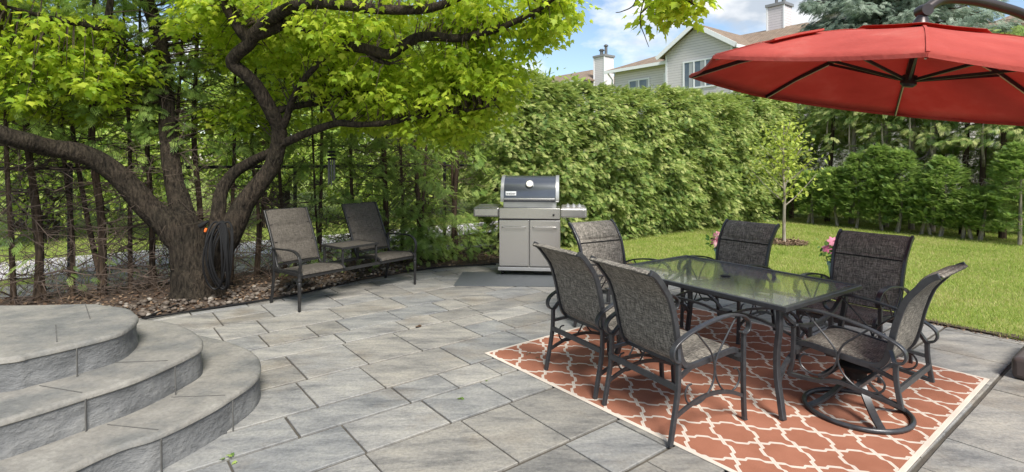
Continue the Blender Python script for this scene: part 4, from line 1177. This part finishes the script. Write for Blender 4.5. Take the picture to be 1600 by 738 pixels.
# ------------------------------------------------------------------ dining chairs
def yz(pts, x): return [Vector((x, y, z)) for y, z in pts]
RAIL = [(.262, .392), (.25, .418), (.20, .432), (.05, .418), (-.12, .402), (-.19, .408), (-.235, .45), (-.262, .54), (-.292, .68), (-.335, .81), (-.39, .89), (-.445, .955), (-.492, .985)]
ARM = [(-.30, .46), (-.335, .475), (-.35, .51), (-.335, .55), (-.28, .585), (-.17, .625), (-.02, .655), (.12, .668), (.23, .655), (.285, .63), (.308, .592), (.298, .555), (.262, .54), (.235, .552)]
ROD1 = [(-.17, .622), (-.10, .55), (-.03, .47), (.0, .38), (-.015, .29), (-.08, .215), (-.16, .19), (-.225, .215), (-.245, .265), (-.225, .31), (-.195, .315)]
ROD2 = [(.20, .655), (.10, .54), (.02, .43), (.005, .36), (.03, .28), (.09, .215), (.16, .205), (.215, .245), (.222, .295), (.20, .33), (.17, .335)]
def sling_slab(mb, yzpts, w0, th, pad=None, nx=9, flare=0.0):
    "padded fabric panel: yzpts path, width w, thickness th, optional pad(frac)->extra thickness on the front side"
    P = spline([Vector((0, y, z)) for y, z in yzpts], 12); n = len(P); vs = []
    L = [0]
    for i in range(1, n): L.append(L[-1] + (P[i] - P[i - 1]).length)
    for sidei in (1, -1):
        for i, p in enumerate(P):
            a = P[max(i - 1, 0)]; b_ = P[min(i + 1, n - 1)]; t_ = (b_ - a).normalized(); nn = Vector((0, t_.z, -t_.y))
            if sidei > 0: e = th + (pad(L[i] / L[-1]) if pad else 0)
            else: e = -th
            for j in range(nx):
                w = w0 * (1 + flare * max(0, p.z - .45) / .53); x = (j / (nx - 1) - .5) * w; q = 1 - abs(2 * x / w) ** 6
                sag = -.006 * (1 - (2 * x / w) ** 2)
                vs.append(p + nn * (e * max(q, .12) + sag) + Vector((x, 0, 0)))
    fs = []; o = n * nx
    for i in range(n - 1):
        for j in range(nx - 1):
            a = i * nx + j
            fs.append((a, a + 1, a + nx + 1, a + nx)); fs.append((o + a, o + a + nx, o + a + nx + 1, o + a + 1))
        for j in (0, nx - 1):
            a = i * nx + j; fs.append((a, a + nx, o + a + nx, o + a))
    for i in (0, n - 1):
        for j in range(nx - 1):
            a = i * nx + j; fs.append((a, a + 1, o + a + 1, o + a))
    mb.add(vs, fs)
def sq(mb, pts, w=.026, h=.026, side=(1, 0, 0)): mb.bar(pts, w, h, side)
def make_chair(label, swivel):
    root = thing('swivel_chair' if swivel else 'patio_chair', label, 'chair', (0, 0, 0), 0, 'sling chairs round the glass table')
    SQ = .80 if swivel else 1.0
    m = MB(); sling_slab(m, [(.258, .398), (.235, .425), (.16, .438), (.02, .424), (-.12, .408), (-.185, .410)], .475, .014, None); m.build('seat', M['sling'], root, True)
    def pad(f):
        if f > .66: return .030 * math.sin(math.pi * min(1, max(0, (f - .66) / .30))) ** .6 if f < .96 else 0
        return .004 * math.sin(math.pi * f / .66) ** .5 if f < .655 else -.006
    m = MB(); sling_slab(m, [(-.205, .425), (-.235, .455), (-.262, .54), (-.292, .68), (-.335, .81), (-.39, .89), (-.445, .955), (-.490, .984), (-.507, .976)], .490, .008, pad, 11, .06)
    m.build('backrest', M['sling'], root, True)
    m = MB(); m.bar([Vector((-.246, -.324, .806)), Vector((.246, -.324, .806))], .009, .007, (0, 0, 1)); m.build('headrest_crease_shade', M['black'], root)  # black bar put in for the shade in the headrest crease
    for s in (-1, 1):
        m = MB(); m.sweep(spline([Vector((s * .252 * (1 + .06 * max(0, z - .45) / .53), y, z)) for y, z in RAIL], 5), [(-.011, -.017), (.011, -.017), (.011, .017), (-.011, .017)], (1, 0, 0)); m.build('side_frame', M['frame'], root, False, .004)
        m = MB(); m.bar(spline(yz(ARM, s * .292), 5), .036, .013); m.build('armrest', M['frame'], root, True, .003)
        zb = .215 if swivel else 0.0
        m = MB()
        fp = [(.270, 0), (.262, .12), (.258, .30), (.262, .545)] if not swivel else [(.292, zb), (.270, .30), (.262, .42), (.262, .545)]
        sq(m, spline(yz(fp, s * .290), 4)); 
        if not swivel: m.box((s * .290, fp[0][0], .004), (.03, .03, .008))
        m.build('leg', M['frame'], root, False, .004)
        m = MB()
        fp = [(-.365, 0), (-.335, .14), (-.305, .30), (-.298, .47)] if not swivel else [(-.325, zb), (-.31, .30), (-.30, .38), (-.298, .47)]
        sq(m, spline(yz(fp, s * .290), 4)); m.build('leg', M['frame'], root, False, .004)
        m = MB()
        for rod in (ROD1, ROD2): m.tube(spline(yz([(y, .64 - (.64 - z) * (.86 if swivel else 1.0)) for y, z in rod], s * .290), 5), .0062, 6)
        m.build('scroll', M['frame'], root, True)
        m = MB()
        if swivel: m.bar(spline(yz([(.292, .222), (.12, .232), (.0, .262), (-.12, .252), (-.325, .226)], s * .290), 5), .03, .022)
        else: m.bar(spline(yz([(.262, .150), (.12, .205), (-.04, .225), (-.18, .205), (-.338, .150)], s * .290), 5), .014, .022)
        m.build('stretcher', M['frame'], root, True)
        for p0, p1, w_, h_, sd_ in (((.24, .24, .40), (.292, .26, .40), .02, .03, (0, 1, 0)), ((.25, -.262, .53), (.292, -.298, .45), .02, .02, (0, 1, 0)), ((.25, -.15, .395), (.292, -.30, .37), .02, .02, (0, 0, 1))):
            m = MB(); m.bar([Vector((s * p0[0], p0[1], p0[2])), Vector((s * p1[0], p1[1], p1[2]))], w_, h_, sd_); m.build('bracket', M['frame'], root)
    for w_, y_, z_, tw_, th_ in ((.29, -.312, .315, .035, .016), (.29, .25, .375, .03, .016), (.255, -.20, .402, .022, .022), (.266, -.488, .974, .020, .020)):
        m = MB(); m.bar([Vector((-w_, y_, z_)), Vector((w_, y_, z_))], tw_, th_, (0, 0, 1)); m.build('cross_bar', M['frame'], root)
    if swivel:
        m = MB(); m.tube([Vector((.295 * math.cos(a), .295 * math.sin(a), .016)) for a in np.linspace(0, 2 * math.pi, 49)[:-1]], .0155, 8, True); m.build('base_ring', M['frame'], root, True)
        m = MB()
        for a in (R(45), R(135), R(225), R(315)):
            d = Vector((math.cos(a), math.sin(a), 0)); m.bar(spline([d * .288 + Vector((0, 0, .022)), d * .21 + Vector((0, 0, .062)), d * .12 + Vector((0, 0, .135)), d * .035 + Vector((0, 0, .235))], 5), .045, .014, Vector((-d.y, d.x, 0)))
        m.build('base_arm', M['frame'], root, True)
        m = MB(); m.lathe([(.03, .20), (.055, .215), (.06, .26), (.09, .275), (.10, .30), (.08, .33), (.05, .345), (.05, .40)], (0, 0, 0), 20); m.build('swivel_hub', M['black'], root, True)
        m = MB()
        for y in (-.10, .10): m.bar([Vector((-.29, y, .262)), Vector((.29, y, .262))], .02, .03, (0, 0, 1))
        m.bar([Vector((0, -.14, .37)), Vector((0, .2, .385))], .16, .02, (1, 0, 0)); m.build('swivel_beam', M['frame'], root)
    return root
def face(fx, fy): return math.atan2(-fx, fy)
chair = make_chair('sling armchair at the long near side, closest to the camera, with its back to us', False)
cB = Vector((.769, 3.29, 0)); fB = Vector((.87, .49, 0)).normalized()
chair.location = cB + fB * .34 + Vector((0, 0, .008)); chair.rotation_euler.z = face(fB.x, fB.y)
fA = Vector((.857, .515, 0)).normalized()
copy_tree(chair, 'sling armchair seen from behind at the near side, left of the closest chair', Vector((.432, 3.888, .008)) + fA * .34, face(fA.x, fA.y))
fD = Vector((-.80, -.60, 0)).normalized()
copy_tree(chair, 'sling armchair across the table facing us, in front of the young tree', Vector((2.02, 5.10, .008)), face(fD.x, fD.y))
fE = Vector((-.80, -.60, 0)).normalized()
copy_tree(chair, 'sling armchair across the table facing us, beside the right hand pink flower pot', Vector((2.70, 4.28, .008)), face(fE.x, fE.y))
fC = Vector((.50, -.866, 0))
copy_tree(chair, 'sling armchair at the far head of the table, nearest the grill', Vector((1.04, 5.03, .008)), face(fC.x, fC.y))
sw = make_chair('swivel armchair on a round ring base at the right head of the table', True)
fF = Vector((-.56, .83, 0)).normalized()
fF = Vector((-.62, .785, 0)).normalized(); sw.location = Vector((2.21, 3.45, .008)); sw.rotation_euler.z = face(fF.x, fF.y)

# ------------------------------------------------------------------ dining table
tc_ = Vector((1.654, 4.165, 0)); tu = Vector((.574, -.819, 0)); ta = math.atan2(tu.y, tu.x)
table = thing('glass_table', 'rectangular glass topped patio table with dark scrolled metal legs', 'table', tc_ + Vector((0, 0, .008)), ta)
LX, LY, TH = 1.50, 1.03, .712
m = MB()
def frame_ring(mb, lx, ly, w, z0, z1):
    o_ = [(-lx / 2, -ly / 2), (lx / 2, -ly / 2), (lx / 2, ly / 2), (-lx / 2, ly / 2)]
    i_ = [(x - math.copysign(w, x), y - math.copysign(w, y)) for x, y in o_]
    vs = [(x, y, z) for z in (z0, z1) for r in (o_, i_) for x, y in r]
    fs = []
    for k in range(4):
        w_ = (k + 1) % 4
        fs += [(k, w_, 4 + w_, 4 + k), (8 + k, 12 + k, 12 + w_, 8 + w_), (k, 8 + k, 8 + w_, w_), (4 + k, 4 + w_, 12 + w_, 12 + k)]
    mb.add(vs, fs)
frame_ring(m, LX, LY, .034, TH - .026, TH + .004); m.build('rim', M['frame'], table, False, .004)
m = MB(); m.box((0, 0, TH - .004), (LX - .066, LY - .066, .006)); m.build('glass_top', M['glass'], table)
m = MB(); m.lathe([(.0, TH - .014), (.034, TH - .014), (.038, TH + .002), (.030, TH + .006), (.0, TH + .006)], (0, 0, 0), 20); m.build('umbrella_hole', M['black'], table, True)
lx, ly = LX / 2 - .085, LY / 2 - .075
for sx in (-1, 1):
    for sy in (-1, 1):
        m = MB()
        prof = [(0, 0, TH - .027), (.0, .0, .56), (-.022, -.012, .40), (-.02, -.01, .25), (.012, .008, .10), (.035, .022, .0)]
        m.bar(spline([Vector((sx * (lx + a), sy * (ly + b_), z)) for a, b_, z in prof], 5), .042, .030, (0, 1, 0)); m.build('leg', M['frame'], table, True, .004)
    m = MB()   # sagging bow under the rim and rising bow low down, at each end
    m.bar(spline([Vector((sx * lx, -ly * 1.05, TH - .03)), Vector((sx * lx, -ly * .9, TH - .075)), Vector((sx * lx, -ly * .55, TH - .165)), Vector((sx * lx, 0, TH - .205)), Vector((sx * lx, ly * .55, TH - .165)), Vector((sx * lx, ly * .9, TH - .075)), Vector((sx * lx, ly * 1.05, TH - .03))], 5), .026, .020, (1, 0, 0))
    m.build('end_bow', M['frame'], table, True)
    m = MB(); m.bar(spline([Vector((sx * (lx - .01), -ly, .20)), Vector((sx * (lx - .03), -ly * .65, .315)), Vector((sx * (lx - .04), 0, .375)), Vector((sx * (lx - .03), ly * .65, .315)), Vector((sx * (lx - .01), ly, .20))], 5), .026, .020, (1, 0, 0))
    m.bar([Vector((sx * (lx - .02), -.012, .37)), Vector((sx * (lx - .02), -.012, TH - .2))], .018, .018, (1, 0, 0))
    m.build('end_stretcher', M['frame'], table, True)
m = MB()
for sy in (-1, 1):
    m.bar(spline([Vector((-(lx - .04), sy * ly * .10, .38)), Vector((-lx * .6, sy * ly * .42, .50)), Vector((-lx * .25, sy * ly * .22, .48)), Vector((0, 0, .42)), Vector((lx * .25, -sy * ly * .22, .48)), Vector((lx * .6, -sy * ly * .42, .50)), Vector((lx - .04, -sy * ly * .10, .38))], 5), .016, .022, (0, 0, 1))
m.box((0, 0, .425), (.07, .07, .05)); m.build('cross_stretcher', M['frame'], table, True)

# ------------------------------------------------------------------ double bench
bench = thing('double_bench', 'two-seat patio bench with taupe padded slings joined by a small middle table', 'bench', (-1.97, 6.52, .0), face(.78, -.62))
BR = [(.27, .375), (.255, .40), (.18, .415), (.0, .40), (-.17, .385), (-.225, .41), (-.26, .47), (-.325, .62), (-.41, .80), (-.485, .94), (-.535, 1.03)]
def bpad(f):
    return .026 * abs(math.sin(math.pi * 3 * f)) ** .5
for s in (-1, 1):
    cx = s * .52
    m = MB(); sling_slab(m, [(.265, .382), (.24, .408), (.16, .42), (.0, .405), (-.17, .392)], .50, .013); o = m.build('seat', M['bench_sling'], bench, True); o.location.x = cx
    m = MB(); sling_slab(m, [(-.245, .455), (-.270, .50), (-.325, .63), (-.405, .79), (-.477, .925), (-.530, 1.02), (-.538, 1.035)], .50, .007, bpad, 9); o = m.build('backrest', M['bench_sling'], bench, True); o.location.x = cx
    for yy, zz in ((-.338, .675), (-.438, .868)):
        m = MB(); m.bar([Vector((cx - .24, yy, zz)), Vector((cx + .24, yy, zz))], .008, .006, (0, 0, 1)); m.build('seam_or_crease_shade', M['black'], bench)  # black bars stand in for the shade of the two back creases
    for e in (-1, 1):
        m = MB(); m.sweep(spline(yz(BR, cx + e * .262), 4), [(-.012, -.015), (.012, -.015), (.012, .015), (-.012, .015)], (1, 0, 0)); m.build('side_frame', M['frame_brown'], bench, False, .004)
    m = MB(); m.bar([Vector((cx - .26, -.538, 1.03)), Vector((cx + .26, -.538, 1.03))], .02, .02, (0, 0, 1)); m.build('back_rail', M['frame_brown'], bench); m = MB(); m.bar([Vector((cx - .26, -.236, .44)), Vector((cx + .26, -.236, .44))], .02, .02, (0, 0, 1)); m.build('back_rail', M['frame_brown'], bench)
    x = s * .805
    m = MB(); m.bar(spline(yz([(-.29, .62), (-.15, .625), (.05, .635), (.18, .625), (.255, .585), (.285, .52), (.275, .45), (.262, .40)], x), 5), .034, .016); m.build('armrest', M['frame_brown'], bench, True, .003)
    m = MB(); m.lathe([(.013, 0), (.015, .01), (.017, .12), (.021, .26), (.024, .30), (.018, .31), (.026, .325), (.026, .335), (.018, .35), (.022, .375), (.022, .41)], (x, .265, 0), 12); m.build('leg', M['frame_brown'], bench, True)
    m = MB(); m.bar(spline(yz([(-.335, .0), (-.30, .15), (-.275, .30), (-.268, .45), (-.29, .63)], x), 4), .026, .026); m.build('leg', M['frame_brown'], bench, False, .004)
    m = MB(); m.bar([Vector((x, -.27, .385)), Vector((x, .265, .39))], .03, .02, (0, 0, 1)); m.bar([Vector((x - s * .03, -.1, .392)), Vector((x + s * .005, -.1, .392))], .03, .02, (0, 0, 1)); m.build('side_rail', M['frame_brown'], bench)
m = MB()
m.bar([Vector((-.80, .245, .362)), Vector((.80, .245, .362))], .034, .022, (0, 0, 1)); m.bar([Vector((-.80, -.21, .365)), Vector((.80, -.21, .365))], .034, .022, (0, 0, 1)); m.build('long_rail', M['frame_brown'], bench)
m = MB(); frame_ring(m, .52, .42, .022, .585, .61); o = m.build('table_frame', M['frame_brown'], bench, False, .003); o.location.y = .02
m = MB(); m.box((0, .02, .602), (.48, .38, .008)); m.build('table_top', M['bench_sling'], bench)
for sx in (-1, 1):
    for y in (-.165, .205):
        m = MB(); m.bar([Vector((sx * .235, y, .37)), Vector((sx * .235, y, .586))], .022, .022, (1, 0, 0)); m.build('table_post', M['frame_brown'], bench, False, .003)

# ------------------------------------------------------------------ gas grill
gf = Vector((-.10, -.995, 0)).normalized()
grill = thing('gas_grill', 'stainless gas grill with blue-black lid and two side shelves', 'grill', (.27, 7.74, .012), math.atan2(gf.x, -gf.y))
grill.scale = (1.06, 1.06, 1.06)
# local: x right as seen from the front, -y towards the front
m = MB(); m.box((0, .0, .42), (.80, .50, .62)); m.build('cabinet', M['steel_side'], grill, False, .004)
m = MB(); m.box((0, .0, .085), (.83, .54, .045)); m.build('bottom_shelf', M['castlid'], grill, False, .004)
for s in (-1, 1):
    m = MB(); m.box((s * .202, -.262, .425), (.392, .022, .60)); d_ = m.build('door', M['steel'], grill, False, .005)
    m = MB(); hx = s * .202 - (.0); m.bar(spline([Vector((hx - .15, -.272, .635)), Vector((hx - .14, -.30, .635)), Vector((hx, -.302, .635)), Vector((hx + .14, -.30, .635)), Vector((hx + .15, -.272, .635))], 4), .022, .014, (0, 0, 1)); m.build('door_handle', M['steel'], d_, False, .003)
    for y in (-.2, .2):
        m = MB(); m.lathe([(.018, -.018), (.042, -.016), (.046, 0), (.042, .016), (.018, .018)], (s * .36, y, .046), 16, Matrix.Rotation(R(90), 3, 'Y')); m.box((s * .36, y, .082), (.03, .05, .03)); m.build('caster', M['black'], grill, True)
m = MB(); m.box((0, -.255, .815), (.80, .05, .145)); m.box((0, .02, .81), (.78, .5, .13)); cp = m.build('control_panel', M['steel'], grill, False, .010)
m = MB(); m.lathe([(.0, 0), (.014, 0), (.014, .015), (.010, .018), (0, .018)], (.315, -.281, .80), 14, Matrix.Rotation(R(90), 3, 'X')); m.build('ignition_button', M['black'], cp, True)
for s in (-1, 1):
    m = MB(); m.box((s * .575, -.01, .825), (.345, .50, .125)); sh = m.build('side_shelf', M['steel'], grill, False, .022)
    m = MB(); m.box((s * .575, -.01, .892), (.30, .44, .006)); m.build('shelf_top', M['steel_side'], sh, False, .002)
    m = MB(); m.box((s * .742, -.01, .82), (.014, .46, .10)); m.build('shelf_end_cap', M['castlid'], sh, False, .006)
    if s > 0:
        for k in range(3):
            m = MB(); m.lathe([(0, 0), (.034, 0), (.032, .012), (.024, .016), (.022, .035), (0, .036)], (.50 + k * .075, -.17, .896), 16); m.box((.50 + k * .075, -.17, .938), (.010, .042, .014)); m.build('control_knob', M['castlid'], sh, True)
m = MB(); m.box((0, .01, .925), (.70, .47, .085)); m.build('cook_box', M['castlid'], grill, False, .008)
# lid: quarter-round profile
LP = [(-.245, .965), (-.25, 1.0), (-.245, 1.06), (-.225, 1.14), (-.185, 1.21), (-.12, 1.265), (-.04, 1.295), (.06, 1.30), (.14, 1.285), (.20, 1.24), (.235, 1.15), (.24, .965)]
LPS = [(p.y, p.z) for p in spline([Vector((0, a, b_)) for a, b_ in LP], 4)]
def lidpiece(x0, x1, grow):
    m = MB(); c = Vector((0, 0, 1.05)); n = len(LPS)
    def g(p): return ((p[0]) * (1 + grow), 1.05 + (p[1] - 1.05) * (1 + grow) if p[1] > .97 else p[1])
    vs = [(x, *g(p)) for x in (x0, x1) for p in LPS]
    m.add(vs, [tuple(reversed(range(n))), tuple(range(n, 2 * n))] + [(i, (i + 1) % n, n + (i + 1) % n, n + i) for i in range(n)])
    return m
lid = lidpiece(-.34, .34, 0).build('lid', M['lid'], grill, True)
for s in (-1, 1): lidpiece(s * .34, s * .385, .035).build('lid_end', M['castlid'], lid, True, .004)
m = MB(); m.tube([Vector((-.33, -.30, 1.005)), Vector((.33, -.30, 1.005))], .016, 10)
for s in (-1, 1): m.box((s * .315, -.272, 1.005), (.025, .06, .022))
m.build('lid_handle', M['steel'], lid, True)
rx = Matrix.Rotation(R(90 - 28), 3, 'X')
m = MB(); m.lathe([(0, 0), (.05, 0), (.052, .014), (.046, .02), (.0, .02)], (.0, -.205, 1.195), 22, rx); th_ = m.build('thermometer', M['steel'], lid, True)
m = MB(); m.lathe([(0, 0), (.038, 0), (.038, .002), (0, .002)], Vector((.0, -.205, 1.195)) + rx @ Vector((0, 0, .0215)), 20, rx); m.build('dial_face', M['white_paint'], th_)
m = MB(); m.box(Vector((0, .0, .0255)), (.004, .045, .002)); dn = m.build('needle', M['black'], th_); dn.location = (0, -.205, 1.195); dn.rotation_euler = (R(90 - 28), 0, .0)
rp_ = Matrix.Rotation(R(90 - 10), 3, 'X')
m = MB(); m.box((-.245, -.252, 1.075), (.14, .055, .008), rp_); bg = m.build('badge', M['white_paint'], lid, False, .002)
cu = bpy.data.curves.new('lettering', 'FONT'); cu.body = 'weber'; cu.size = .048; cu.align_x = 'CENTER'; cu.align_y = 'CENTER'; cu.extrude = .0008
tmp = bpy.data.objects.new('lettering', cu); COL.objects.link(tmp)
bpy.context.view_layer.update()
me = bpy.data.meshes.new_from_object(tmp.evaluated_get(bpy.context.evaluated_depsgraph_get())); COL.objects.unlink(tmp); bpy.data.objects.remove(tmp)
me.materials.clear(); me.materials.append(M['black'])
lt = bpy.data.objects.new('lettering', me); COL.objects.link(lt); lt.parent = bg
lt.matrix_local = Matrix.Translation(Vector((-.245, -.252, 1.075)) + rp_ @ Vector((0, -.003, .005))) @ rp_.to_4x4()

# ------------------------------------------------------------------ cantilever umbrella
uc = Vector((2.733, 3.734, 2.056)); un = Vector((.156, -.076, 1)).normalized()
e1 = Vector((0, 1, 0)).cross(un).normalized(); e2 = un.cross(e1)
umb = thing('cantilever_umbrella', 'red cantilever umbrella tilted over the table on a curved bronze arm', 'umbrella', (4.36, 3.88, 0))
uo = -Vector((4.36, 3.88, 0))
UR, A0, RISE = 1.5, -2.931, .46
cor = [uc + (e1 * math.cos(A0 - k * math.pi / 4) + e2 * math.sin(A0 - k * math.pi / 4)) * UR for k in range(8)]
apex = uc + un * RISE
NR, NA = 12, 8
def canopy_pt(k, f, g, lift=0.0):
    "f: 0 apex .. 1 rim, between corner k and k+1 at fraction g; panels sag slightly between the ribs"
    a = apex.lerp(cor[k % 8], f); b_ = apex.lerp(cor[(k + 1) % 8], f)
    prof = .085 * math.sin(math.pi * f * .9) * 1.0
    p = a.lerp(b_, g)
    sag = -.014 * f * 4 * g * (1 - g)
    inward = (uc - p); inward = inward - un * inward.dot(un)
    return p + un * (prof + sag + lift) + inward * (.016 * f ** 3 * 4 * g * (1 - g))
m = MB()
for k in range(8):
    vs = [canopy_pt(k, i / NR, j / NA) for i in range(NR + 1) for j in range(NA + 1)]
    m.add(vs, [(i * (NA + 1) + j, i * (NA + 1) + j + 1, (i + 1) * (NA + 1) + j + 1, (i + 1) * (NA + 1) + j) for i in range(NR) for j in range(NA)])
can = m.build('canopy', M['red_cloth'], umb, True); can.location = uo
bmx = bmesh.new(); bmx.from_mesh(can.data); bmesh.ops.remove_doubles(bmx, verts=bmx.verts, dist=.0005); bmesh.ops.recalc_face_normals(bmx, faces=bmx.faces); bmx.to_mesh(can.data); bmx.free()
sm = can.modifiers.new('cloth', 'SOLIDIFY'); sm.thickness = .003
# valance hem and the vent cap
m = MB()
for k in range(8):
    vs = []
    for j in range(NA + 1):
        p = canopy_pt(k, 1, j / NA); vs += [p, p - un * .022]
    m.add(vs, [(2 * j, 2 * j + 2, 2 * j + 3, 2 * j + 1) for j in range(NA)])
hm = m.build('hem', M['red_cloth'], can); sm = hm.modifiers.new('cloth', 'SOLIDIFY'); sm.thickness = .004
m = MB()
for k in range(8):
    vs = [canopy_pt(k, f, j / 4, .028 + (.012 if f < .2 else 0)) for f in (.03, .12, .22, .30) for j in range(5)]
    m.add(vs, [(i * 5 + j, i * 5 + j + 1, (i + 1) * 5 + j + 1, (i + 1) * 5 + j) for i in range(3) for j in range(4)])
vt = m.build('vent', M['red_cloth'], can, True); sm = vt.modifiers.new('cloth', 'SOLIDIFY'); sm.thickness = .003
for k in range(8):
    d = (cor[k] - apex).normalized(); sd_ = d.cross(un).normalized()
    m = MB(); m.bar([canopy_pt(k, f, 0, .004) for f in (.06, .2, .4, .6, .8, .995)], .016, .004, sd_); m.build('seam_or_crease_shade', M['red_cloth'], can)
hub = apex - un * .36 + e1 * -.0
m = MB(); m.tube([apex + un * .05, apex - un * .18, hub + un * .03], .022, 12); m.tube([hub + un * .05, hub - un * .01, hub - un * .03], [.045, .05, .03], 14)
o = m.build('hub', M['frame_brown'], umb, True); o.location = uo
for k in range(8):
    P = [canopy_pt(k, f, 0, -.020) for f in (.05, .25, .5, .75, .985)]
    d = (cor[k] - apex).normalized(); sd_ = d.cross(un).normalized()
    m = MB(); m.bar(P, .016, .026, sd_); rb = m.build('rib', M['frame_brown'], umb); rb.location = uo
    m = MB(); m.bar([p - un * .0155 + sd_ * .004 for p in P], .008, .005, sd_); m.build('rib_edge', M['alu'], rb)
    m = MB(); m.bar([hub + un * .01, canopy_pt(k, .50, 0, -.036)], .014, .020, sd_); st_ = m.build('strut', M['frame_brown'], umb); st_.location = uo
# tie strap lying on the canopy's far-left panel
m = MB(); P = [canopy_pt(7, f, .93, .012) for f in (.56, .68, .80)]
m.bar(P, .11, .012, (cor[1] - cor[0]).normalized()); stp = m.build('tie_strap', M['red_cloth'], can); 
m = MB(); top = apex + un * .135
m.tube([apex + un * .035, apex + un * .05, apex + un * .10, top], [.055, .05, .03, .03], 14); m.lathe([(.0, -.04), (.04, -.04), (.045, 0), (.04, .04), (0, .04)], top, 16, Matrix.Rotation(R(90), 3, 'X')); o = m.build('tilt_joint', M['pole'], umb, True); o.location = uo
arm = spline([top, Vector((2.97, 3.72, 2.725)), Vector((3.16, 3.74, 2.735)), Vector((3.42, 3.78, 2.70)), Vector((3.70, 3.82, 2.62)), Vector((4.08, 3.86, 2.40)), Vector((4.38, 3.88, 2.08)), Vector((4.54, 3.88, 1.6)), Vector((4.52, 3.88, 1.0)), Vector((4.40, 3.88, .45)), Vector((4.36, 3.88, .17))], 7)
m = MB(); m.tube(arm, .034, 14); o = m.build('curved_arm', M['pole'], umb, True); o.location = uo
m = MB(); m.box((4.565, 3.88, 1.25), (.09, .09, .16)); o = m.build('crank_box', M['black'], umb, False, .012); o.location = uo
bc = Vector((4.33, 3.91, 0)); ba = math.atan2(V.y, V.x)
m = MB(); frame_ring(m, .90, .90, .075, .0, .165); o = m.build('base_frame', M['base_brown'], umb, True, .035); o.location = uo + bc; o.rotation_euler.z = ba
m = MB(); m.box((0, 0, .07), (.74, .74, .13)); o2_ = m.build('base_weight', M['base_fill'], umb, False, .01); o2_.location = uo + bc; o2_.rotation_euler.z = ba

# ------------------------------------------------------------------ flower pots
def pot(label, loc):
    t_ = thing('flower_pot', label, 'flower pot', loc, 0, 'blue pots of pink flowers on the lawn')
    m = MB(); m.lathe([(.085, 0), (.09, .01), (.12, .22), (.132, .225), (.132, .26), (.118, .262), (.112, .235), (.0, .235)], (0, 0, 0), 24); m.build('pot', M['blue_pot'], t_, True)
    n = 170; P = rng.normal(size=(n, 3)) * [.09, .09, .07] + [0, 0, .38]
    P[:, 2] = np.maximum(P[:, 2], .25)
    scatter('leaves', *OVAL, P, rand_dirs(n) + [0, 0, .3], rand_dirs(n) + [0, 0, 1], rng.uniform(.05, .09, n), M['pot_leaf'], t_)
    m = MB()
    for k in range(20):
        fp, fd, fn = [], [], []
        a = rng.uniform(0, 6.283); c = np.array((math.cos(a) * rng.uniform(.04, .17), math.sin(a) * rng.uniform(.04, .17), rng.uniform(.34, .58)))
        nr = np.array((math.cos(a), math.sin(a) - .8, .5)); nr /= np.linalg.norm(nr)
        t1 = np.cross(nr, [0, 0, 1.]); t1 /= np.linalg.norm(t1); t2 = np.cross(nr, t1)
        m.tube([Vector((0, 0, .25)), Vector(c * .6 + np.array((0, 0, .12))), Vector(c)], .003, 3)
        for j in range(6):
            b_ = j * math.pi / 3; fp.append(c); fd.append(t1 * math.cos(b_) + t2 * math.sin(b_)); fn.append(nr + (t1 * math.cos(b_) + t2 * math.sin(b_)) * -.3)
        scatter('flower', *OVAL, np.array(fp), np.array(fd), np.array(fn), .07, M['pink'], t_, tint=np.repeat(rng.random(1), 6))
    m.build('stems', M['pot_leaf'], t_)
pot('blue pot of pink flowers left of the chair before the young tree', (3.20, 8.15, .012))
pot('blue pot of pink flowers left of the right hand far chair', (4.28, 7.05, .012))

# ------------------------------------------------------------------ small things
wc = thing('wind_chime', 'small black and silver wind chime hanging behind the bench', 'wind chime', tuple(W(518, 262, 7.0)))
m = MB(); m.tube([Vector((0, 0, .10)), Vector((0, 0, .75))], .0025, 4); m.build('cord', M['black'], wc)
for k in range(3):
    m = MB(); m.lathe([(.0, 0), (.06 - .006 * k, 0), (.055, .018), (.03, .03), (0, .03)], (0, 0, .10 + k * .045), 14); m.build('cap', M['black'], wc, True)
for k in range(5):
    a = k * 1.2566; m = MB(); m.tube([Vector((.04 * math.cos(a), .04 * math.sin(a), .10)), Vector((.04 * math.cos(a), .04 * math.sin(a), -.16 - .02 * k))], .008, 6); m.build('chime_tube', M['galv'], wc, True)
def fallen(label, px, py, s, n, mat_):
    c = G(px, py); P = np.array([(c.x + rng.normal() * s, c.y + rng.normal() * s, .010 + .004 * rng.random()) for _ in range(n)])
    o = scatter('fallen_leaf', *MAPLE, P - np.array((c.x, c.y, 0)), rand_dirs(n) * [1, 1, .15], rand_dirs(n) * .35 + [0, 0, 1], rng.uniform(.028, .045, n), mat_)
    o.location = (c.x, c.y, 0); tag(o, label, 'leaf', 'fallen leaves on the patio')
fallen('green fallen leaf scrap on the paving right of the steps', 362, 716, .03, 4, M['cedar_dark'])
fallen('single green fallen leaf in the middle of the paving', 725, 622, .012, 2, M['cedar_dark'])
c = G(190, 676, .195); 
fallen('brown fallen leaf on the rug by the near chair legs', 838, 562, .02, 2, M['chip'])
fallen('dry brown leaf on the left corner of the rug', 830, 552, .03, 3, M['chip'])
fallen('brown dry leaf on the paving left of the rug', 658, 510, .02, 3, M['chip'])
fallen('green fallen leaf on the slabs near the rug edge', 757, 597, .015, 1, M['cedar_dark'])
